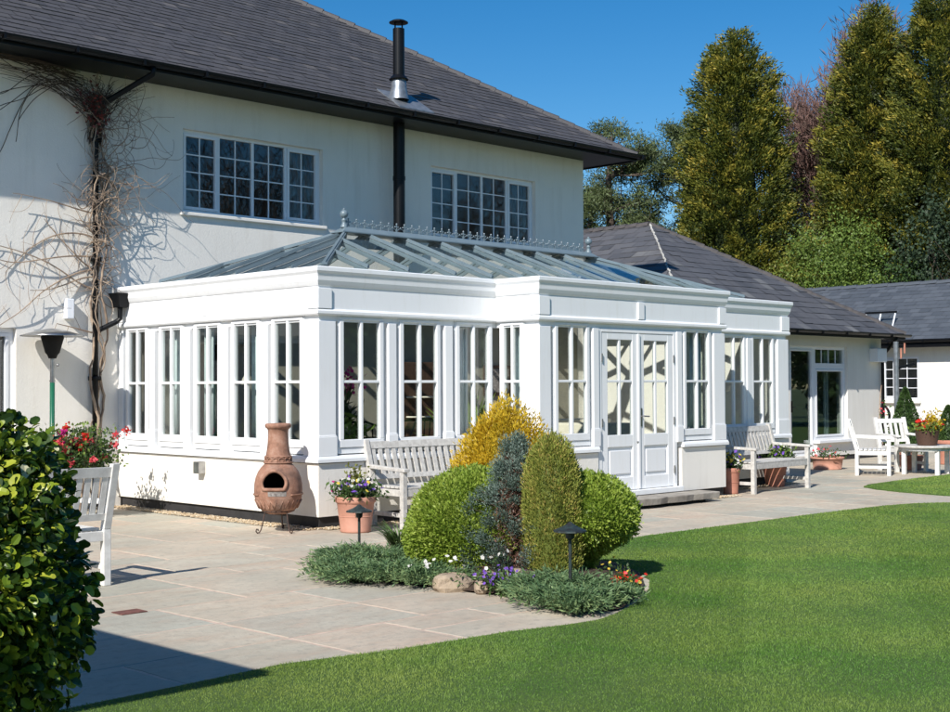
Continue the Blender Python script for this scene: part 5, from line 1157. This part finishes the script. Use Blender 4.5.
# ================================================================== grass
def grass():
    rg = np.random.default_rng(3); pts = []
    x0, x1, y0, y1 = -9.5, 14, -11.5, -.9
    N = 4200000; P = np.stack([x0+(x1-x0)*rg.random(N), y0+(y1-y0)*rg.random(N)], 1)
    c = np.array((CAM.x, CAM.y)); rel = P-c; dep = rel@np.array((.7038, .7101)); lat = rel@np.array((.7101, -.704)); dd = np.hypot(*rel.T)
    k = (dep > 3.5) & (np.abs(lat/np.maximum(dep, .1)) < .46); keepp = np.minimum(1, (7.5/np.maximum(dd, 1))**1.7)*np.where(k, 1, .04)
    P = P[rg.random(N) < keepp]; 
    def ins(poly, P):
        r = np.zeros(len(P), bool); q = np.array(poly); j = len(q)-1
        for i in range(len(q)):
            a, b = q[i], q[j]; c_ = ((a[1] > P[:, 1]) != (b[1] > P[:, 1])) & (P[:, 0] < (b[0]-a[0])*(P[:, 1]-a[1])/(b[1]-a[1]+1e-12)+a[0]); r ^= c_; j = i
        return r
    m_ = ins(LAWN_A, P) | ins(LAWN_B, P); P = P[m_]; n = len(P)
    dist = np.hypot(P[:, 0]-CAM.x, P[:, 1]-CAM.y)
    h = (.006+.010*rg.random(n))*(1+.25*np.sin(P[:, 0]*2.1)*np.sin(P[:, 1]*2.7+1)); a = rg.random(n)*6.283; wv = .0013*np.maximum(1, dist/6)
    stripe = np.sign(np.sin((P[:, 0]*.55-P[:, 1]*.83)*math.pi/1.1))
    lean = np.stack([rg.normal(size=n)*.45+.12*stripe*.83, rg.normal(size=n)*.45+.12*stripe*.55], 1)
    b = np.concatenate([P, np.full((n, 1), .012)], 1); s = np.stack([np.cos(a), np.sin(a), 0*a], 1)*wv[:, None]
    tip = b+np.stack([lean[:, 0]*h, lean[:, 1]*h, h], 1); mid = (b+tip)/2+np.array((0, 0, .12))*h[:, None]
    # slight stray colour per blade, faint drifts across the lawn; stripe sheen painted in
    v = np.clip(.46+.24*rg.normal(size=n)+.12*np.sin(P[:, 0]*1.3+np.sin(P[:, 1]*1.9))*np.cos(P[:, 1]*1.1)+.03*stripe, 0, 1)
    leafmesh('grass', [(np.stack([b-s, b+s, mid+s*.8, tip], 1), v)], 'grassblade', kind='stuff', label='short mown green grass of the lawn')
    return n
grass()

# ================================================================== trees
def limb(m, p, d, L, r, depth, rg, out, spread=.6, upb=.15, ratio=.68, nseg=5, kids=(2, 3)):
    P = [Vector(p)]; d = Vector(d).normalized(); tips = []
    for i in range(nseg): d = (d+Vector((rg.gauss(0, .13), rg.gauss(0, .13), rg.gauss(0, .1)+upb*.3))).normalized(); P.append(P[-1]+d*L/nseg)
    m.tube(P, [r*(1-.55*i/nseg) for i in range(nseg+1)], 6 if r > .03 else 3, cap=False)
    if depth == 0: out.append((P[-1], d)); return
    for k in range(rg.randint(*kids)+1):
        f_ = rg.uniform(.35, 1) if k else 1; q = P[min(nseg, int(f_*nseg))]
        nd__ = (d+Vector((rg.gauss(0, spread), rg.gauss(0, spread), rg.gauss(0, spread*.6)+upb))).normalized(); limb(m, q, nd__, L*ratio*rg.uniform(.8, 1.15), r*.55, depth-1, rg, out, spread, upb, ratio, nseg, kids)
def cypress(loc, H, prof, label, seed, n=1500, mat='cypress', group='tall golden green conifers behind the roofs', per=135, L=.14, lean=0):
    """prof: (radius, height fraction)"""
    rg = np.random.default_rng(seed); t = thing('conifer_tree', label, 'conifer', loc, 0, group)
    zs = np.array([p[1] for p in prof])*H; rs = np.array([p[0] for p in prof])
    w_ = np.interp(np.linspace(0, H, 200), zs, rs)+.25; z = np.interp(rg.random(n), np.cumsum(w_)/w_.sum(), np.linspace(0, H, 200)); a = rg.random(n)*6.283
    ph = rg.random(4)*6.28
    r = np.interp(z, zs, rs)*(1+.13*np.sin(a*4+z*1.1+ph[0])+.10*np.sin(a*7-z*2.3+ph[1])+.08*rg.normal(size=n))*(1-.35*rg.random(n)**3)
    C = np.stack([r*np.cos(a), r*np.sin(a), z], 1); out = np.stack([np.cos(a), np.sin(a), np.full(n, .55)], 1)
    Cr = np.repeat(C, per, 0); Or = np.repeat(out, per, 0); m_ = len(Cr); s_ = rg.random(m_)[:, None]
    ln = np.repeat(.42+.42*rg.random(n), per)[:, None]
    P = Cr-unit(Or)*ln*(.55-s_*1.0)+rg.normal(size=(m_, 3))*(.17, .17, .11)*(1.15-s_*.7); P[:, 2] += .10*s_[:, 0]-.15*(1-s_[:, 0]); P[:, 2] = np.maximum(P[:, 2], .3)
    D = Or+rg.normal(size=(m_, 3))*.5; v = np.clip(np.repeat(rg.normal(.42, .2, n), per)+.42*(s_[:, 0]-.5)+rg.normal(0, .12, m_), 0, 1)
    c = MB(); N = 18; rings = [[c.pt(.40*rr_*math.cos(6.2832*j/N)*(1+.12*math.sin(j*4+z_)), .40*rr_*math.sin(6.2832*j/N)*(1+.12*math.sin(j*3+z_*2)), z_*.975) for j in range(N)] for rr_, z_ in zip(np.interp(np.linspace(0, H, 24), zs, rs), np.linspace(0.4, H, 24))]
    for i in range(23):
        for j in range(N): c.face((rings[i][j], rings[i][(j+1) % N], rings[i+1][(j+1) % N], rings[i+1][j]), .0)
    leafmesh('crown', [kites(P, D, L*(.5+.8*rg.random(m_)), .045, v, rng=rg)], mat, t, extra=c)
    m = MB(); m.tube([(0, 0, -.1), (0, 0, H*.95)], [.28, .04], 8); m.build('trunk', 'bark', t); return t
cyp = [(1.6, 0), (1.85, .12), (1.92, .3), (1.82, .46), (1.58, .62), (1.36, .74), (1.16, .84), (.84, .92), (.44, .975), (.02, 1.0)]
cypress((28.46, 13.99, 0), 13.15, cyp, 'broad golden green conifer standing alone left of the reddish bare tree', 1, 1500)
cyp2 = [(1.9, 0), (2.1, .2), (2.0, .4), (1.75, .55), (1.45, .7), (1.1, .82), (.75, .90), (.4, .96), (.02, 1.0)]
cypress((31.5, 10.65, 0), 13.95, [(r*.93, z) for r, z in cyp2], 'tall pointed conifer just right of the reddish bare tree', 2, 1550)
cypress((31.6, 8.15, 0), 14.6, [(r*1.08, z) for r, z in cyp2], 'tallest conifer at the right edge, its top cut by the frame', 3, 1550)
# bare reddish tree
def baretree(name, loc, H, label, seed, mat='redtwig', width=.5, group=None, depth=5, tw=(.42, .022, 12)):
    rg = random.Random(seed); t = thing(name, label, 'tree', loc, 0, group); m = MB(); out = []
    limb(m, (0, 0, 0), (0, 0, 1), H*.30, .16, depth, rg, out, spread=width, upb=.28, ratio=.74, nseg=4, kids=(2, 3)); m.build('trunk', 'barkpale', t)
    C = np.array([tuple(o[0]) for o in out]); D = np.array([tuple(o[1]) for o in out]); k = tw[2]; Cr = np.repeat(C, k, 0)+R.normal(size=(len(C)*k, 3))*.22; Dr = np.repeat(D, k, 0)+R.normal(size=(len(C)*k, 3))*.5
    leafmesh('twigs', [kites(Cr, Dr, tw[0]*(.5+.7*R.random(len(Cr))), tw[1])], mat, t); return t
baretree('bare_tree', (34.6, 14.9, 0), 15.5, 'bare reddish brown tree between the tall conifers', 6, width=.38, depth=6, tw=(.5, .034, 24))
# scots pine
def pine(loc, H, label, seed, r=2.7, group='dark pines beyond the house corner'):
    rg = random.Random(seed); ng = np.random.default_rng(seed); t = thing('pine_tree', label, 'pine', loc, 0, group); m = MB(); out = []
    m.tube([(0, 0, 0), (.1, 0, H*.4), (-.1, .1, H*.8), (0, 0, H*.96)], [.24, .2, .12, .04], 8)
    for k in range(44):
        z = H*rg.uniform(.32, .97); a = rg.random()*6.28; L = r*(1-.55*max(0, (z/H-.55)/.45))*rg.uniform(.45, .9)
        limb(m, (0, 0, z), (math.cos(a), math.sin(a), rg.uniform(-.1, .35)), L*.75, .06, 2, rg, out, spread=.55, upb=.12, ratio=.6, nseg=4, kids=(1, 2))
    m.build('trunk', 'bark', t); C = np.array([tuple(o[0]) for o in out]); k = 130; Cr = np.repeat(C, k, 0)+ng.normal(size=(len(C)*k, 3))*(.22, .22, .11); Dr = ng.normal(size=(len(Cr), 3))+(0, 0, .5)
    leafmesh('crown', [kites(Cr, Dr, (.15*(.6+.8*ng.random(len(Cr)))), .035, np.clip(np.repeat(ng.normal(.5, .2, len(C)), k)+ng.normal(0, .15, len(Cr)), 0, 1), rng=ng)], 'pine', t); return t
pine((28.6, 19.4, 0), 11.0, 'dark blue-green pine just right of the house roof corner', 3, 2.9); pine((31.0, 17.6, 0), 11.2, 'dark blue-green pine touching the broad golden conifer', 4, 2.6)
pine((27.6, 20.6, 0), 9.5, 'lower dark pine half behind the house corner', 8, 2.4)
def bushtree(name, loc, H, r, label, mat, seed, n=260, per=46, L=.12, W=.06, trunk='bark', group=None, cat='tree', zlo=.12):
    rg = np.random.default_rng(seed); g2 = random.Random(seed); t = thing(name, label, cat, loc, 0, group); m = MB(); out = []
    for k in range(5): limb(m, (g2.uniform(-.2, .2), g2.uniform(-.2, .2), 0), (g2.gauss(0, .3), g2.gauss(0, .3), 1), H*.36, .06, 3, g2, out, spread=.5, upb=.25, ratio=.7, nseg=4)
    m.build('trunk', trunk, t); d = unit(rg.normal(size=(n, 3))); C = d*(r, r, H*.47)*(.45+.6*rg.random((n, 1))**.6)+(0, 0, H*.52); C[:, 2] = np.maximum(C[:, 2], H*zlo)
    Cr = np.repeat(C, per, 0)+rg.normal(size=(n*per, 3))*(.24, .24, .2); leafmesh('crown', [kites(Cr, rg.normal(size=(n*per, 3))+(0, 0, .2), L*(.6+.8*rg.random(n*per)), W, np.clip(np.repeat(rg.normal(.48, .18, n), per)+rg.normal(0, .15, n*per), 0, 1), rng=rg)], mat, t); return t
G_ = 'leafy trees and shrubs behind the far roof'
bushtree('leafy_tree', (28.3, 10.2, 0), 6.9, 1.75, 'fresh light green leafy tree rising over the middle of the far roof', 'broad', 31, 300, 80, .10, .055, group=G_)
bushtree('leafy_tree', (28.0, 11.6, 0), 5.6, 1.3, 'yellowish green leafy shrub between the golden conifer and the light green tree', 'yellowgreen', 32, 200, 80, .10, .05, group=G_)
bushtree('ivy_mass', (29.6, 6.9, 0), 7.4, 2.0, 'dark glossy ivy covered tree at the right edge above the far roof', 'dark_ivy', 33, 420, 50, L=.11, W=.08, group=G_)
bushtree('ivy_mass', (28.9, 8.6, 0), 5.3, 1.5, 'dark green shrub between the light green tree and the ivy', 'rosegreen', 34, 260, 46, group=G_)
bushtree('leafy_tree', (27.0, 14.1, 0), 5.4, 1.5, 'olive green shrub at the foot of the broad golden conifer', 'yellowgreen', 35, 160, 46, group=G_)
bushtree('leafy_tree', (31.8, 14.0, 0), 6.2, 1.6, 'dull green shrub under the reddish bare tree', 'rosegreen', 36, 200, 46, group=G_)
bushtree('leafy_tree', (30.0, 19.8, 0), 5.2, 2.6, 'dark green shrub below the pines behind the wing roof', 'rosegreen', 37, 280, 46, group=G_)
# trees across the garden, beyond the right edge: the panes mirror them
for k, (x, y, H, lb) in enumerate(((20, -22, 15, 'bare garden tree across the lawn, first in the row outside the picture'), (28, -27, 16, 'bare garden tree across the lawn, second in the row outside the picture'), (35, -23, 16, 'bare garden tree across the lawn, third in the row outside the picture'), (44, -24, 16, 'bare garden tree across the lawn, last in the row outside the picture'))):
    baretree('bare_tree', (x, y, 0), H, lb, 60+k, 'bark', width=.5, depth=5, tw=(.7, .03, 5))
t0 = bushtree('garden_hedge_tree', (18, -21, 0), 5.5, 3.2, 'dense green tree across the lawn, outside the picture', 'rosegreen', 81, 360, 60, L=.3, W=.16, group='dense trees across the lawn')
for k, (x, y, s_) in enumerate(((25, -17, 1), (32, -13, 1.1), (11, -25, 1.05), (4, -28, 1), (-3, -29, .95), (-10, -29, 1), (36, -7, 1.1))):
    c = copy_tree(t0); c.location = (x, y, 0); c.scale = (s_, s_, s_); c['label'] = 'dense green tree across the lawn, number %s of the row outside the picture' % ('second third fourth fifth sixth seventh eighth'.split()[k])
